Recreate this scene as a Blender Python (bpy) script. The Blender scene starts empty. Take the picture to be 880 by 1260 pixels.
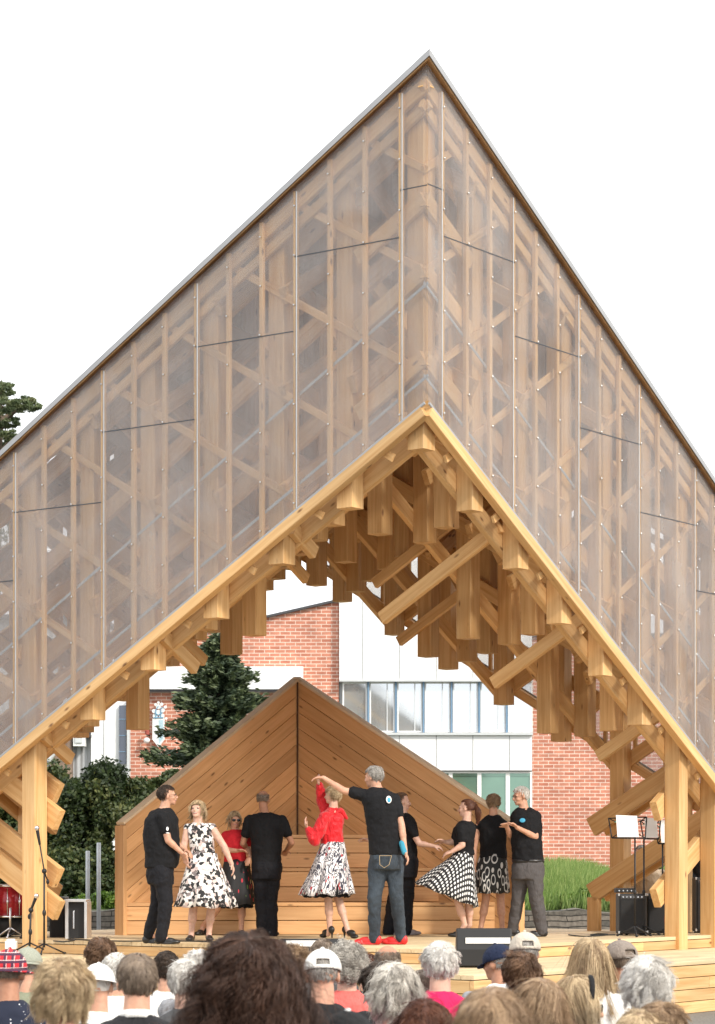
import bpy, bmesh, math, random
import numpy as np
from mathutils import Vector, Matrix
random.seed(7); RNG = np.random.default_rng(7)
SC = bpy.context.scene
COL = SC.collection
R = math.radians
# ---- camera model measured from the photograph (880 x 1260) ----
F, XC, YH, CZ = 3013.0, 440.0, 1065.0, 1.5
def W(x, y, d):                      # photo measurement at distance d -> place in metres
    return Vector(((x-XC)/F*d, d, CZ+(YH-y)/F*d))

# ================= objects, tags =================
def tag(o, label=None, cat=None, group=None, kind=None):
    if label: o['label'] = label
    if cat: o['category'] = cat
    if group: o['group'] = group
    if kind: o['kind'] = kind
    return o
def empty(name, loc, label, cat, group=None, rz=0):
    o = bpy.data.objects.new(name, None); COL.objects.link(o)
    o.location = loc; o.rotation_euler = (0, 0, rz); o.empty_display_size = .1
    return tag(o, label, cat, group)
def link(name, me, mat, parent=None):
    o = bpy.data.objects.new(name, me); COL.objects.link(o)
    if mat is not None and not me.materials:
        for m in (mat if isinstance(mat, (list, tuple)) else [mat]): me.materials.append(m)
    if parent is not None: setpar(o, parent)
    return o
def setpar(o, p):
    # meshes are written in world coordinates; keep them there
    o.parent = p
    o.matrix_parent_inverse = wm(p).inverted()
def wm(p):
    m = p.matrix_basis.copy()
    q = p
    while q.parent is not None:
        m = wm(q.parent) @ q.matrix_parent_inverse @ q.matrix_basis
        return m
    return m

class MB:
    """mesh collector with a grain attribute (local coordinates of each timber)"""
    def __init__(s): s.v=[]; s.f=[]; s.g=[]; s.mi=[]; s.uv=None
    def add(s, V, Fc, G=None, mi=0):
        n=len(s.v); s.v+= [tuple(p) for p in V]
        s.g += [tuple(p) for p in (G if G is not None else V)]
        s.f += [tuple(n+i for i in f) for f in Fc]; s.mi += [mi]*len(Fc)
        return s
    def beam(s, a, b, w, h, up=(0,0,1), ch=.006, mi=0, side=None):
        a=Vector(a); b=Vector(b); z=(b-a); L=z.length; z=z/L
        if side is not None: x=Vector(side)
        else: x=Vector(up).cross(z)
        if x.length<1e-4: x=Vector((1,0,0)).cross(z)
        x=(x-z*x.dot(z)).normalized(); y=z.cross(x)
        c=min(ch,w*.3,h*.3)
        P=[(w/2,-h/2+c),(w/2,h/2-c),(w/2-c,h/2),(-w/2+c,h/2),(-w/2,h/2-c),(-w/2,-h/2+c),(-w/2+c,-h/2),(w/2-c,-h/2)]
        o=Vector((random.uniform(-50,50),random.uniform(-50,50),random.uniform(-50,50)))
        V=[];G=[]
        for t in (0,L):
            for (px,py) in P:
                V.append(a+z*t+x*px+y*py); G.append(o+Vector((px,py,t)))
        Fc=[(i,(i+1)%8,8+(i+1)%8,8+i) for i in range(8)]+[tuple(range(7,-1,-1)),tuple(range(8,16))]
        return s.add(V,Fc,G,mi)
    def box(s, c, d, rz=0, mi=0, grain=None):
        c=Vector(c); o=Vector([random.uniform(-50,50) for _ in range(3)])
        M=Matrix.Rotation(rz,3,'Z'); V=[];G=[]
        for sx in(-1,1):
            for sy in(-1,1):
                for sz in(-1,1):
                    l=Vector((sx*d[0]/2,sy*d[1]/2,sz*d[2]/2)); V.append(c+M@l)
                    if grain=='x': l=Vector((l.z,l.y,l.x))
                    elif grain=='y': l=Vector((l.x,l.z,l.y))
                    G.append(o+l)
        return s.add(V,[(0,1,3,2),(4,6,7,5),(0,4,5,1),(2,3,7,6),(0,2,6,4),(1,5,7,3)],G,mi)
    def prism(s, poly, n, t, G=None, mi=0):
        """planar polygon (3d points) extruded along n by t"""
        n=Vector(n)*t; k=len(poly); V=[Vector(p) for p in poly]+[Vector(p)+n for p in poly]
        Fc=[tuple(range(k)),tuple(range(2*k-1,k-1,-1))]+[(i,k+i,k+(i+1)%k,(i+1)%k) for i in range(k)]
        if G is not None: G=list(G)+[(g[0],g[1]+t,g[2]) for g in G]
        return s.add(V,Fc,G,mi)
    def tube(s, pts, r, n=8, mi=0, cap=True):
        pts=[Vector(p) for p in pts]; rs=r if isinstance(r,(list,tuple)) else [r]*len(pts)
        V=[]; up=None
        for i,p in enumerate(pts):
            d=(pts[min(i+1,len(pts)-1)]-pts[max(i-1,0)]).normalized()
            if up is None:
                up=Vector((0,0,1)) if abs(d.z)<.9 else Vector((1,0,0))
            x=up.cross(d).normalized(); y=d.cross(x); up=y
            up = y if y.length>0 else up
            for k in range(n):
                a=2*math.pi*k/n; V.append(p+(x*math.cos(a)+y*math.sin(a))*rs[i])
            up=y
        Fc=[]
        for i in range(len(pts)-1):
            for k in range(n):
                Fc.append((i*n+k,i*n+(k+1)%n,(i+1)*n+(k+1)%n,(i+1)*n+k))
        if cap: Fc+= [tuple(range(n-1,-1,-1)), tuple(range((len(pts)-1)*n,len(pts)*n))]
        return s.add(V,Fc,None,mi)
    def ell(s, c, r, rot=None, nu=14, nv=9, mi=0):
        c=Vector(c); V=[];Fc=[]
        for j in range(1,nv):
            th=math.pi*j/nv
            for i in range(nu):
                ph=2*math.pi*i/nu
                l=Vector((r[0]*math.sin(th)*math.cos(ph),r[1]*math.sin(th)*math.sin(ph),r[2]*math.cos(th)))
                V.append(c+(rot@l if rot is not None else l))
        t=Vector((0,0,r[2])); V+= [c+(rot@t if rot is not None else t), c-(rot@t if rot is not None else t)]
        a,b=len(V)-2,len(V)-1
        for j in range(nv-2):
            for i in range(nu): Fc.append((j*nu+i,(j+1)*nu+i,(j+1)*nu+(i+1)%nu,j*nu+(i+1)%nu))
        for i in range(nu): Fc.append((a,i,(i+1)%nu)); Fc.append((b,(nv-2)*nu+(i+1)%nu,(nv-2)*nu+i))
        return s.add(V,Fc,None,mi)
    def lathe(s, base, prof, n=20, axis=(0,0,1), mi=0):
        """prof: (radius, height) list, closed at both ends"""
        z=Vector(axis).normalized(); x=(Vector((1,0,0)) if abs(z.x)<.9 else Vector((0,1,0))); x=(x-z*x.dot(z)).normalized(); y=z.cross(x)
        V=[Vector(base)+z*h+(x*math.cos(2*math.pi*k/n)+y*math.sin(2*math.pi*k/n))*r for r,h in prof for k in range(n)]
        m=len(prof)
        Fc=[(i*n+k,i*n+(k+1)%n,(i+1)*n+(k+1)%n,(i+1)*n+k) for i in range(m-1) for k in range(n)]
        Fc+= [tuple(range(n-1,-1,-1)),tuple(range((m-1)*n,m*n))]
        return s.add(V,Fc,None,mi)
    def mesh(s, name, smooth=False):
        me=bpy.data.meshes.new(name); me.from_pydata(s.v,[],s.f)
        a=me.attributes.new('grain','FLOAT_VECTOR','POINT'); a.data.foreach_set('vector',np.array(s.g,dtype=np.float32).ravel())
        if any(s.mi): me.polygons.foreach_set('material_index',s.mi)
        if smooth: me.polygons.foreach_set('use_smooth',[True]*len(me.polygons))
        me.update(); return me
    def build(s, name, mat, parent=None, smooth=False):
        me=s.mesh(name,smooth)
        bm=bmesh.new(); bm.from_mesh(me); bmesh.ops.recalc_face_normals(bm,faces=bm.faces); bm.to_mesh(me); bm.free()
        return link(name, me, mat, parent)

def remesh(me, voxel, smooth=3, fac=.5):
    """voxel union of the overlapping shapes in one mesh"""
    o=bpy.data.objects.new('tmp',me); COL.objects.link(o)
    m=o.modifiers.new('r','REMESH'); m.mode='VOXEL'; m.voxel_size=voxel; m.use_smooth_shade=True
    if smooth:
        k=o.modifiers.new('s','SMOOTH'); k.factor=fac; k.iterations=smooth
    dg=bpy.context.evaluated_depsgraph_get()
    out=bpy.data.meshes.new_from_object(o.evaluated_get(dg), depsgraph=dg)
    bpy.data.objects.remove(o)
    out.polygons.foreach_set('use_smooth',[True]*len(out.polygons))
    return out

# ================= materials =================
def newmat(name):
    m=bpy.data.materials.new(name); m.use_nodes=True; nt=m.node_tree
    b=nt.nodes['Principled BSDF']; return m,nt,b
def N(nt,t,**k):
    n=nt.nodes.new(t)
    for a,v in k.items():
        if a=='inp':
            for i,x in v.items(): n.inputs[i].default_value=x
        else: setattr(n,a,v)
    return n
def ramp(nt,src,stops,interp='LINEAR'):
    r=N(nt,'ShaderNodeValToRGB'); r.color_ramp.interpolation=interp
    e=r.color_ramp.elements
    while len(e)<len(stops): e.new(.5)
    for i,(p,c) in enumerate(stops): e[i].position=p; e[i].color=(*c,1)
    nt.links.new(src,r.inputs[0]); return r.outputs[0]
def rgba(c): return (*c,1)
def noise(nt,vec,scale,detail=3,rough=.5,dist=0):
    n=N(nt,'ShaderNodeTexNoise',inp={'Scale':scale,'Detail':detail,'Roughness':rough,'Distortion':dist})
    if vec is not None: nt.links.new(vec,n.inputs['Vector'])
    return n
def mapping(nt,vec,sc=(1,1,1),loc=(0,0,0),rot=(0,0,0)):
    m=N(nt,'ShaderNodeMapping'); nt.links.new(vec,m.inputs['Vector'])
    m.inputs['Scale'].default_value=sc; m.inputs['Location'].default_value=loc; m.inputs['Rotation'].default_value=rot
    return m.outputs[0]
def mix(nt,fac,a,b,bt='MIX'):
    m=N(nt,'ShaderNodeMix',data_type='RGBA',blend_type=bt)
    for s,v in ((m.inputs[0],fac),(m.inputs[6],a),(m.inputs[7],b)):
        if hasattr(v,'is_output'): nt.links.new(v,s)
        elif isinstance(v,(tuple,list)): s.default_value=(*v,1) if len(v)==3 else v
        else: s.default_value=v
    return m.outputs[2]
def bump(nt,b,h,st,dist=.01):
    n=N(nt,'ShaderNodeBump',inp={'Strength':st,'Distance':dist}); nt.links.new(h,n.inputs['Height']); nt.links.new(n.outputs[0],b.inputs['Normal'])

def wood(name, light, dark, knot=(.2,.09,.03), rough=.6, var=.24):
    m,nt,b=newmat(name)
    at=N(nt,'ShaderNodeAttribute',attribute_name='grain').outputs['Vector']
    g=mapping(nt,at,(22,22,1.1)); n1=noise(nt,g,1.0,4,.6,.6)
    g2=mapping(nt,at,(90,90,2.0)); n2=noise(nt,g2,1.0,2)
    c=ramp(nt,n1.outputs[0],[(.3,dark),(.62,light)])
    c=mix(nt,.18,c,ramp(nt,n2.outputs[0],[(.35,dark),(.65,light)]))
    big=noise(nt,mapping(nt,at,(.8,.8,.35)),1.0,2)
    c=mix(nt,1.0,c,ramp(nt,big.outputs[0],[(.3,(1-var,)*3),(.7,(1+var*.5,)*3)]),'MULTIPLY')
    v=N(nt,'ShaderNodeTexVoronoi',inp={'Scale':1.0}); nt.links.new(mapping(nt,at,(9,9,3.2)),v.inputs['Vector'])
    kc=N(nt,'ShaderNodeSeparateColor'); nt.links.new(v.outputs['Color'],kc.inputs[0])
    th=N(nt,'ShaderNodeMath',operation='GREATER_THAN',inp={1:.62}); nt.links.new(kc.outputs[0],th.inputs[0])
    kr=ramp(nt,v.outputs['Distance'],[(.06,(1,1,1)),(.17,(0,0,0))])
    mu=N(nt,'ShaderNodeMath',operation='MULTIPLY'); nt.links.new(kr,mu.inputs[0]); nt.links.new(th.outputs[0],mu.inputs[1])
    c=mix(nt,mu.outputs[0],c,knot)
    nt.links.new(c,b.inputs['Base Color']); b.inputs['Roughness'].default_value=rough
    bump(nt,b,n2.outputs[0],.15,.003)
    return m
def plain(name,c,rough=.6,metal=0,var=.1,scale=8,bmp=0,spec=.5):
    m,nt,b=newmat(name)
    tc=N(nt,'ShaderNodeTexCoord').outputs['Object']
    n=noise(nt,tc,scale,4)
    cc=mix(nt,1.0,c,ramp(nt,n.outputs[0],[(.3,(1-var,)*3),(.7,(1+var,)*3)]),'MULTIPLY')
    nt.links.new(cc,b.inputs['Base Color']); b.inputs['Roughness'].default_value=rough; b.inputs['Metallic'].default_value=metal
    b.inputs['Specular IOR Level'].default_value=spec
    if bmp: bump(nt,b,n.outputs[0],bmp,.01)
    return m
def cloth(name,c,rough=.85,fold=.5,fscale=9,sheen=.0):
    m,nt,b=newmat(name)
    tc=N(nt,'ShaderNodeTexCoord').outputs['Object']
    n=noise(nt,mapping(nt,tc,(1,1,.55)),fscale,3,.55,.8); w=noise(nt,tc,120,2)
    cc=mix(nt,1.0,c,ramp(nt,w.outputs[0],[(.3,(.88,)*3),(.7,(1.1,)*3)]),'MULTIPLY')
    nt.links.new(cc,b.inputs['Base Color']); b.inputs['Roughness'].default_value=rough
    b.inputs['Specular IOR Level'].default_value=.25; b.inputs['Sheen Weight'].default_value=sheen
    bump(nt,b,n.outputs[0],fold,.06)
    return m
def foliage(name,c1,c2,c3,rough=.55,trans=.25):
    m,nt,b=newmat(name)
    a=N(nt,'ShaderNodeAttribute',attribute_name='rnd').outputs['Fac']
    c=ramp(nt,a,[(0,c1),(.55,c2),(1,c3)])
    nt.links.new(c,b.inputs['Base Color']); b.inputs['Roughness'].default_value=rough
    t=N(nt,'ShaderNodeBsdfTranslucent'); nt.links.new(c,t.inputs['Color'])
    ms=N(nt,'ShaderNodeMixShader',inp={0:trans}); nt.links.new(b.outputs[0],ms.inputs[1]); nt.links.new(t.outputs[0],ms.inputs[2])
    nt.links.new(ms.outputs[0],nt.nodes['Material Output'].inputs[0])
    return m
def hairmat(name,c1,c2,rough=.5):
    m,nt,b=newmat(name)
    a=N(nt,'ShaderNodeAttribute',attribute_name='rnd').outputs['Fac']
    c=ramp(nt,a,[(0,c1),(1,c2)])
    nt.links.new(c,b.inputs['Base Color']); b.inputs['Roughness'].default_value=rough
    b.inputs['Specular IOR Level'].default_value=.35
    return m
M={}
M['spruce']=wood('spruce timber',(.72,.465,.215),(.55,.295,.10))
M['spruce_deck']=wood('deck boards',(.70,.54,.33),(.55,.40,.22),rough=.7)
M['shellwood']=wood('oiled pine boards',(.80,.475,.225),(.64,.335,.135),rough=.55)
M['shellcap']=wood('pale pine cap',(.80,.64,.44),(.70,.52,.33))
M['soffit']=wood('roof plywood',(.50,.30,.14),(.38,.21,.09))
M['metal']=plain('zinc sheet',(.34,.345,.355),.55,.2,.06,3)
M['steel']=plain('galvanised steel strip',(.40,.43,.45),.5,.4,.08,10)
M['screw']=plain('screw head',(.5,.5,.5),.4,.6)
M['black']=plain('black plastic',(.010,.010,.011),.5)
M['blackcloth']=plain('speaker cloth',(.015,.015,.016),.85,0,.4,200,.3)
M['chrome']=plain('chrome',(.7,.7,.72),.2,1)
M['aluminium']=plain('aluminium edge',(.6,.6,.6),.35,.8)
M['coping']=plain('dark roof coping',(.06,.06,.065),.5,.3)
M['white']=plain('white paint',(.8,.8,.79),.5,0,.03)
M['greyrail']=plain('galvanised post',(.42,.44,.46),.5,.4)
M['darkgap']=plain('shadow gap board',(.10,.05,.025),.9)
M['gravel']=plain('dark gravel',(.09,.085,.075),.95,0,.5,60,.6)
def mat_clad():
    m=bpy.data.materials.new('translucent sheeting'); m.use_nodes=True; nt=m.node_tree
    for n in list(nt.nodes):
        if n.type!='OUTPUT_MATERIAL': nt.nodes.remove(n)
    out=nt.nodes['Material Output']
    tr=N(nt,'ShaderNodeBsdfTransparent',inp={0:(.885,.88,.878,1)})
    df=N(nt,'ShaderNodeBsdfDiffuse',inp={0:(.62,.60,.59,1)})
    tl=N(nt,'ShaderNodeBsdfTranslucent',inp={0:(.70,.685,.70,1)})
    gl=N(nt,'ShaderNodeBsdfGlossy',inp={0:(.9,.9,.9,1),1:.25})
    tc=N(nt,'ShaderNodeTexCoord').outputs['Object']
    n=noise(nt,mapping(nt,tc,(1,1,.7)),1.3,4,.6,.5); ns=noise(nt,mapping(nt,tc,(14,14,1.2)),1,3)
    r=N(nt,'ShaderNodeMapRange',inp={1:.3,2:.7,3:.10,4:.34}); nt.links.new(n.outputs[0],r.inputs[0])
    r2=N(nt,'ShaderNodeMapRange',inp={1:.3,2:.7,3:-.02,4:.02}); nt.links.new(ns.outputs[0],r2.inputs[0])
    ad=N(nt,'ShaderNodeMath',operation='ADD'); nt.links.new(r.outputs[0],ad.inputs[0]); nt.links.new(r2.outputs[0],ad.inputs[1])
    a=N(nt,'ShaderNodeMixShader',inp={0:.4}); nt.links.new(df.outputs[0],a.inputs[1]); nt.links.new(tl.outputs[0],a.inputs[2])
    b=N(nt,'ShaderNodeMixShader'); nt.links.new(ad.outputs[0],b.inputs[0]); nt.links.new(tr.outputs[0],b.inputs[1]); nt.links.new(a.outputs[0],b.inputs[2])
    fr=N(nt,'ShaderNodeMixShader',inp={0:.03}); nt.links.new(b.outputs[0],fr.inputs[1]); nt.links.new(gl.outputs[0],fr.inputs[2])
    nt.links.new(fr.outputs[0],out.inputs[0]); return m
M['clad']=mat_clad()

# ================= world, sun, camera =================
world=bpy.data.worlds.new('World'); SC.world=world; world.use_nodes=True
nt=world.node_tree; bg=nt.nodes['Background']
sky=N(nt,'ShaderNodeTexSky'); sky.sky_type='NISHITA'; sky.sun_disc=False
SUN_AZ=Vector((.66,-.75)).normalized(); SUN_EL=R(36)
sky.sun_elevation=SUN_EL; sky.sun_rotation=math.atan2(SUN_AZ.x,SUN_AZ.y); sky.dust_density=2.5; sky.air_density=1.0
tc=N(nt,'ShaderNodeTexCoord').outputs['Generated']
cn=noise(nt,mapping(nt,tc,(1,1,2.6)),2.2,6,.55,.3)
cf=ramp(nt,cn.outputs[0],[(.30,(.72,)*3),(.52,(1,1,1))])
cw=ramp(nt,cn.outputs[0],[(.3,(8.6,8.9,9.3)),(.62,(10.6,10.6,10.5))])
skyc=mix(nt,cf,sky.outputs[0],cw)
nt.links.new(skyc,bg.inputs[0]); bg.inputs[1].default_value=.13
sl=bpy.data.lights.new('sun','SUN'); sl.energy=2.5; sl.angle=R(7); sl.color=(1,.93,.82)
so=bpy.data.objects.new('sun',sl); COL.objects.link(so)
dv=Vector((SUN_AZ.x*math.cos(SUN_EL),SUN_AZ.y*math.cos(SUN_EL),math.sin(SUN_EL)))
so.rotation_euler=dv.to_track_quat('Z','Y').to_euler(); so.location=dv*40
cam=bpy.data.cameras.new('camera'); co=bpy.data.objects.new('camera',cam); COL.objects.link(co); SC.camera=co
co.location=(0,0,CZ); co.rotation_euler=(R(90),0,0)
cam.sensor_fit='HORIZONTAL'; cam.sensor_width=36; cam.lens=F/880*36
SC.render.resolution_x=715; SC.render.resolution_y=1024
cam.shift_x=0; cam.shift_y=(YH-630)/880; cam.clip_end=2000; cam.clip_start=.1
cam.dof.use_dof=True; cam.dof.focus_distance=26; cam.dof.aperture_fstop=11
SC.view_settings.view_transform='Standard'; SC.view_settings.look='None'; SC.view_settings.exposure=.52; SC.view_settings.gamma=1
SC.cycles.max_bounces=10; SC.cycles.transparent_max_bounces=24; SC.cycles.diffuse_bounces=5
SC.cycles.use_denoising=True
# ================= the pavilion =================
AL=R(54); EL=Vector((-math.sin(AL),math.cos(AL),0)); ER=Vector((math.cos(AL),math.sin(AL),0)); UP=Vector((0,0,1))
C0=Vector((80/F*24,24,0)); S=.866; O0=.05; TN=.5/.866; GL=8
def G(i,j,z): return C0+EL*(O0+S*i)+ER*(O0+S*j)+UP*z
def zr(i,j): return 9.17-.5*abs(i-j)            # roof underside
def zb(i,j): return 5.58-.5*abs(i-j)
LEN=O0*2+S*GL                                   # facade length
DECK=.68; TIER=.53
pav=empty('pavilion',C0,'tall timber lattice pavilion with translucent sheeting and a steep arched opening over the stage','pavilion')
PW=.2
for i in range(9):
    for j in range(9):
        if i%2 and j%2: continue
        d=abs(i-j); z=zb(i,j)
        if i%2==0 and j%2==0 and 0<i<8 and 0<j<8: z-=.5
        if (i,j) in ((6,0),(7,0),(0,6),(0,7),(8,2),(2,8),(1,8),(8,1),(8,0),(0,8)):
            z=TIER if min(i,j)==0 else DECK
        b=MB(); b.beam(G(i,j,z),G(i,j,zr(i,j)-.02),PW,PW,side=ER,ch=.008)
        b.build('post',M['spruce'],pav)
# braces: sloping both ways in every post row
br=[]
def planebraces(fixed,axis):
    """axis 0: runs along i with j fixed; axis 1: runs along j with i fixed"""
    for sgn in (1,-1):
        c=-8.0+(.37 if sgn>0 else .80)
        while c<16:
            c+=1.0
            pts=[]; n=166
            for k in range(n+1):
                t=-.16+8.32*k/n; z=c+sgn*.5*t
                ij=(t,fixed) if axis==0 else (fixed,t)
                counter=(sgn>0)==(t>fixed)
                lim=.10 if not counter else (.05 if fixed in (0,8) else .55)
                if fixed%2==1 and counter and 0<fixed<8: lim=1.3
                if zb(*ij)+lim<=z<=zr(*ij)-.16: pts.append((t,z))
            if len(pts)<12: continue
            runs=[[pts[0]]]
            for p in pts[1:]:
                if p[0]-runs[-1][-1][0]>.06: runs.append([p])
                else: runs[-1].append(p)
            for r_ in runs:
                if len(r_)<12: continue
                (t0,z0),(t1,z1)=r_[0],r_[-1]
                if fixed%2 and (int(round(c-.3))+fixed//2)%2: continue
                br.append((axis,fixed,sgn,t0,z0,t1,z1))
for k in range(9):
    planebraces(k,0); planebraces(k,1)
def bracegeo(b,a):
    axis,fixed,sgn,t0,z0,t1,z1=a
    # P family on one cheek of the post, N family on the other
    th=.07; off=(PW/2+th/2-.01)*(-1 if sgn>0 else 1)
    hh=.17
    if fixed==0:
        off=-(PW/2+th/2)*(1 if sgn<0 else 0)-(PW/2+th/2)*(1 if sgn>0 else 0)
        # on the outer facades the slope that follows the roof is wide, the counter slope narrow and outermost
        fol=(sgn<0)
        hh=.18 if fol else .08
        th=.07 if fol else .03
        off=(PW/2+.035) if fol else -(PW/2+.0155)
    elif fixed==8:
        off=(PW/2+.035) if sgn<0 else (PW/2+.07+.026)
    wv=(ER if axis==0 else EL)*off
    p0=(G(t0,fixed,z0) if axis==0 else G(fixed,t0,z0))+wv
    p1=(G(t1,fixed,z1) if axis==0 else G(fixed,t1,z1))+wv
    # keep ends from running out through the facades
    nrm=(ER if axis==0 else EL)
    b.beam(p0,p1,th,hh,side=nrm,ch=.005)
vis=[]
for a in br:
    axis,fixed,sgn,t0,z0,t1,z1=a
    L=t1-t0; sc=L*(3.2 if fixed==0 else (1.6 if min(z0,z1)<5 and fixed<7 else .7))
    vis.append((sc,a))
vis.sort(key=lambda q:-q[0])
for sc,a in vis[:98]:
    b=MB(); bracegeo(b,a); b.build('brace',M['spruce'],pav)
b=MB()
for sc,a in vis[98:]: bracegeo(b,a)
o=b.build('brace_lattice',M['spruce'],pav); o['kind']='stuff'
# paired struts that cross the even rows and hang free under the vault
def seg(p0,p1,th,hh,side,name='strut'):
    b=MB(); b.beam(p0,p1,th,hh,side=side,ch=.005); b.build(name,M['spruce'],pav)
for q,i0,i1,dz,jl in ((2,.12,1.85,.50,.42),(4,.12,1.5,.72,.62),(6,.12,1.1,.75,.5)):
    for off in (-.14,):
        z=zb(0,q)+dz; e0,e1=(i0,i1) if off<0 else (i0+.5,i1+.22)
        seg(G(e0,q,z-.5*e0)+ER*off,G(e1,q,z-.5*e1)+ER*off,.08,.14,ER)
        z=zb(0,q)+.36; e0,e1=(0,jl) if off<0 else (.0,jl+.12)
        seg(G(q,e0,z-.5*e0)+EL*off,G(q,e1,z-.5*e1)+EL*off,.08,.14,EL)
# shorter struts further in
for j,i0 in ((4,2.1),(6,3.1)):
    z=zb(i0,j)+.80
    seg(G(i0,j,z)-ER*.14,G(i0+1.3,j,z-.65)-ER*.14,.065,.125,ER)
for i,j0 in ((4,2.1),(5,1.2)):
    z=zb(i,j0)+.55
    seg(G(i,j0,z)-EL*.14,G(i,j0+.8,z-.4)-EL*.14,.065,.125,EL)
# short chevron timbers that lap over the corner post
for z in (8.0,7.3,6.45):
    for e,o_ in ((EL,ER),(ER,EL)):
        seg(C0-(EL+ER)*.085+e*.0+UP*z,C0-(EL+ER)*.085+e*.8+UP*(z-.8*TN),.06,.17,o_)
# braces between the corner columns, running past them with free ends
for off,zz in ((.15,2.0),(.25,2.30),(.15,1.0),(.25,1.36)):
    k=5.74 if off<.2 else 5.86
    seg(G(8.3,0,zz+.5*(8.3-k))+ER*off,G(k,0,zz)+ER*off,.09,.24,ER)
    if off<.2: seg(G(0,8.3,zz+.12+.5*(8.3-k))+EL*off,G(0,k,zz+.12)+EL*off,.09,.24,EL)
for zz in (1.98,1.15):
    for off in (-.145,.145):
        seg(G(2.38,8,zz)+ER*off,G(-.1,8,zz+1.24)+ER*off,.09,.24,ER)
        seg(G(8,2.38,zz)+EL*off,G(8,-.1,zz+1.24)+EL*off,.09,.24,EL)
seg(G(2.34,8,DECK)-ER*.145,G(2.34,8,1.10)-ER*.145,.09,.16,ER)
SCREWS=[]
# facades ----------------------------------------------------------
def facade(name_dir, base, along, nrm, t_off, front=True):
    """base: corner at ground level, along: unit vector, nrm: outward"""
    ztop=lambda t: 9.26-TN*t; zbt=lambda t: 6.0-TN*t
    y_in=.0
    Lf=LEN+.06
    edges=[0]+[t_off+1.299*k for k in range(6) if t_off+1.299*k<Lf-.2]+[Lf]
    # studs
    ts=[t_off+.433*k for k in range(17) if t_off+.433*k<Lf-.02]+[Lf-.03]
    outw=nrm
    def P(t,z,o): return base+along*t+outw*o+UP*z
    for t in ts:
        wide=any(abs(t-e)<.03 for e in edges)
        b=MB(); b.beam(P(t,zbt(t)-.055,.0),P(t,ztop(t)-.03,.0),.05,.045,side=along)
        st=b.build('stud',M['spruce'],pav)
        if front:
            z=zbt(t)+.08
            while z<ztop(t)-.1:
                SCREWS.append((t,P(t+random.uniform(-.006,.006),z,.036),Vector(outw),st)); z+=.5
        if wide and front:
            b=MB(); b.beam(P(t-.033,zbt(t),.031),P(t-.033,ztop(t)-.04,.031),.012,.005,side=along); b.build('joint_strip',M['greyrail'],pav)
    # sheets: two or three stacked per bay group, seams level
    for a,c in zip(edges[:-1],edges[1:]):
        if c-a<.05: continue
        mid=(a+c)/2; zs=[]
        s=7.67-TN*(mid-.9); s0=zbt(a)
        cuts=[s]
        lo=[(a,zbt(a)),(c,zbt(c))]
        hi=[(c,ztop(c)),(a,ztop(a))]
        g=.006
        a_=a; a=a-.030 if (a==0) else a
        polys=[[(a+g,zbt(a)),(c-g,zbt(c)),(c-g,s-g),(a+g,s-g)],[(a+g,s+g),(c-g,s+g),(c-g,ztop(c)),(a+g,ztop(a))]]
        for pl in polys:
            b=MB(); b.prism([P(t,z,.026) for t,z in pl],outw,.004); b.build('cladding_sheet',M['clad'],pav)
        if front:
            b=MB(); b.beam(P(a+g,s,.029),P(c-g,s,.029),.004,.012,up=UP); b.build('seam_strip',M['coping'],pav)
    # edge trim and edge beam
    b=MB(); b.beam(P(-.0,6.0-.01,.03),P(Lf,zbt(Lf)-.01,.03),.02,.03,side=outw); b.build('edge_trim',M['metal'],pav)
    b=MB(); b.beam(P(0.02,6.0-.085,-.01),P(Lf,zbt(Lf)-.085,-.01),.10,.11,side=outw); b.build('edge_beam',M['spruce'],pav)
    if front:
        for dz in (.27,1.17):
            b=MB(); b.beam(P(0,6.0+dz,-.029),P(Lf,zbt(Lf)+dz,-.029),.008,.032,side=outw); b.build('steel_strip',M['steel'],pav)
    # top rafter under the roof
    b=MB(); b.beam(P(0,9.26-.13,-.05),P(Lf,ztop(Lf)-.13,-.05),.06,.14,side=outw); b.build('rafter',M['spruce'],pav)
    b=MB(); b.beam(P(0,9.26-.34,-.06),P(Lf,ztop(Lf)-.34,-.06),.05,.10,side=outw); b.build('rafter',M['spruce'],pav)
OUT=.20   # studs stand outside the outermost braces
cF=C0+(-EL-ER)*(OUT-O0)
facade('L',cF,EL,-ER,.30); facade('R',cF,ER,-EL,.26)
cB=C0+(EL+ER)*(LEN+OUT-O0)
facade('BL',cB,-ER,EL,.3,False); facade('BR',cB,-EL,ER,.3,False)
SCREWS.sort(key=lambda q:q[0])
rest=MB(); smesh={}
for k,(t,p,n_,st) in enumerate(SCREWS):
    pr_=[(.010,0),(.010,.005),(.005,.009)]
    if k<100: b=MB(); b.lathe(p,pr_,8,axis=n_); b.build('screw',M['screw'],st)
    else: rest.lathe(p,pr_,8,axis=n_)
o=rest.build('screw_heads',M['screw'],pav); o['kind']='stuff'
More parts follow.
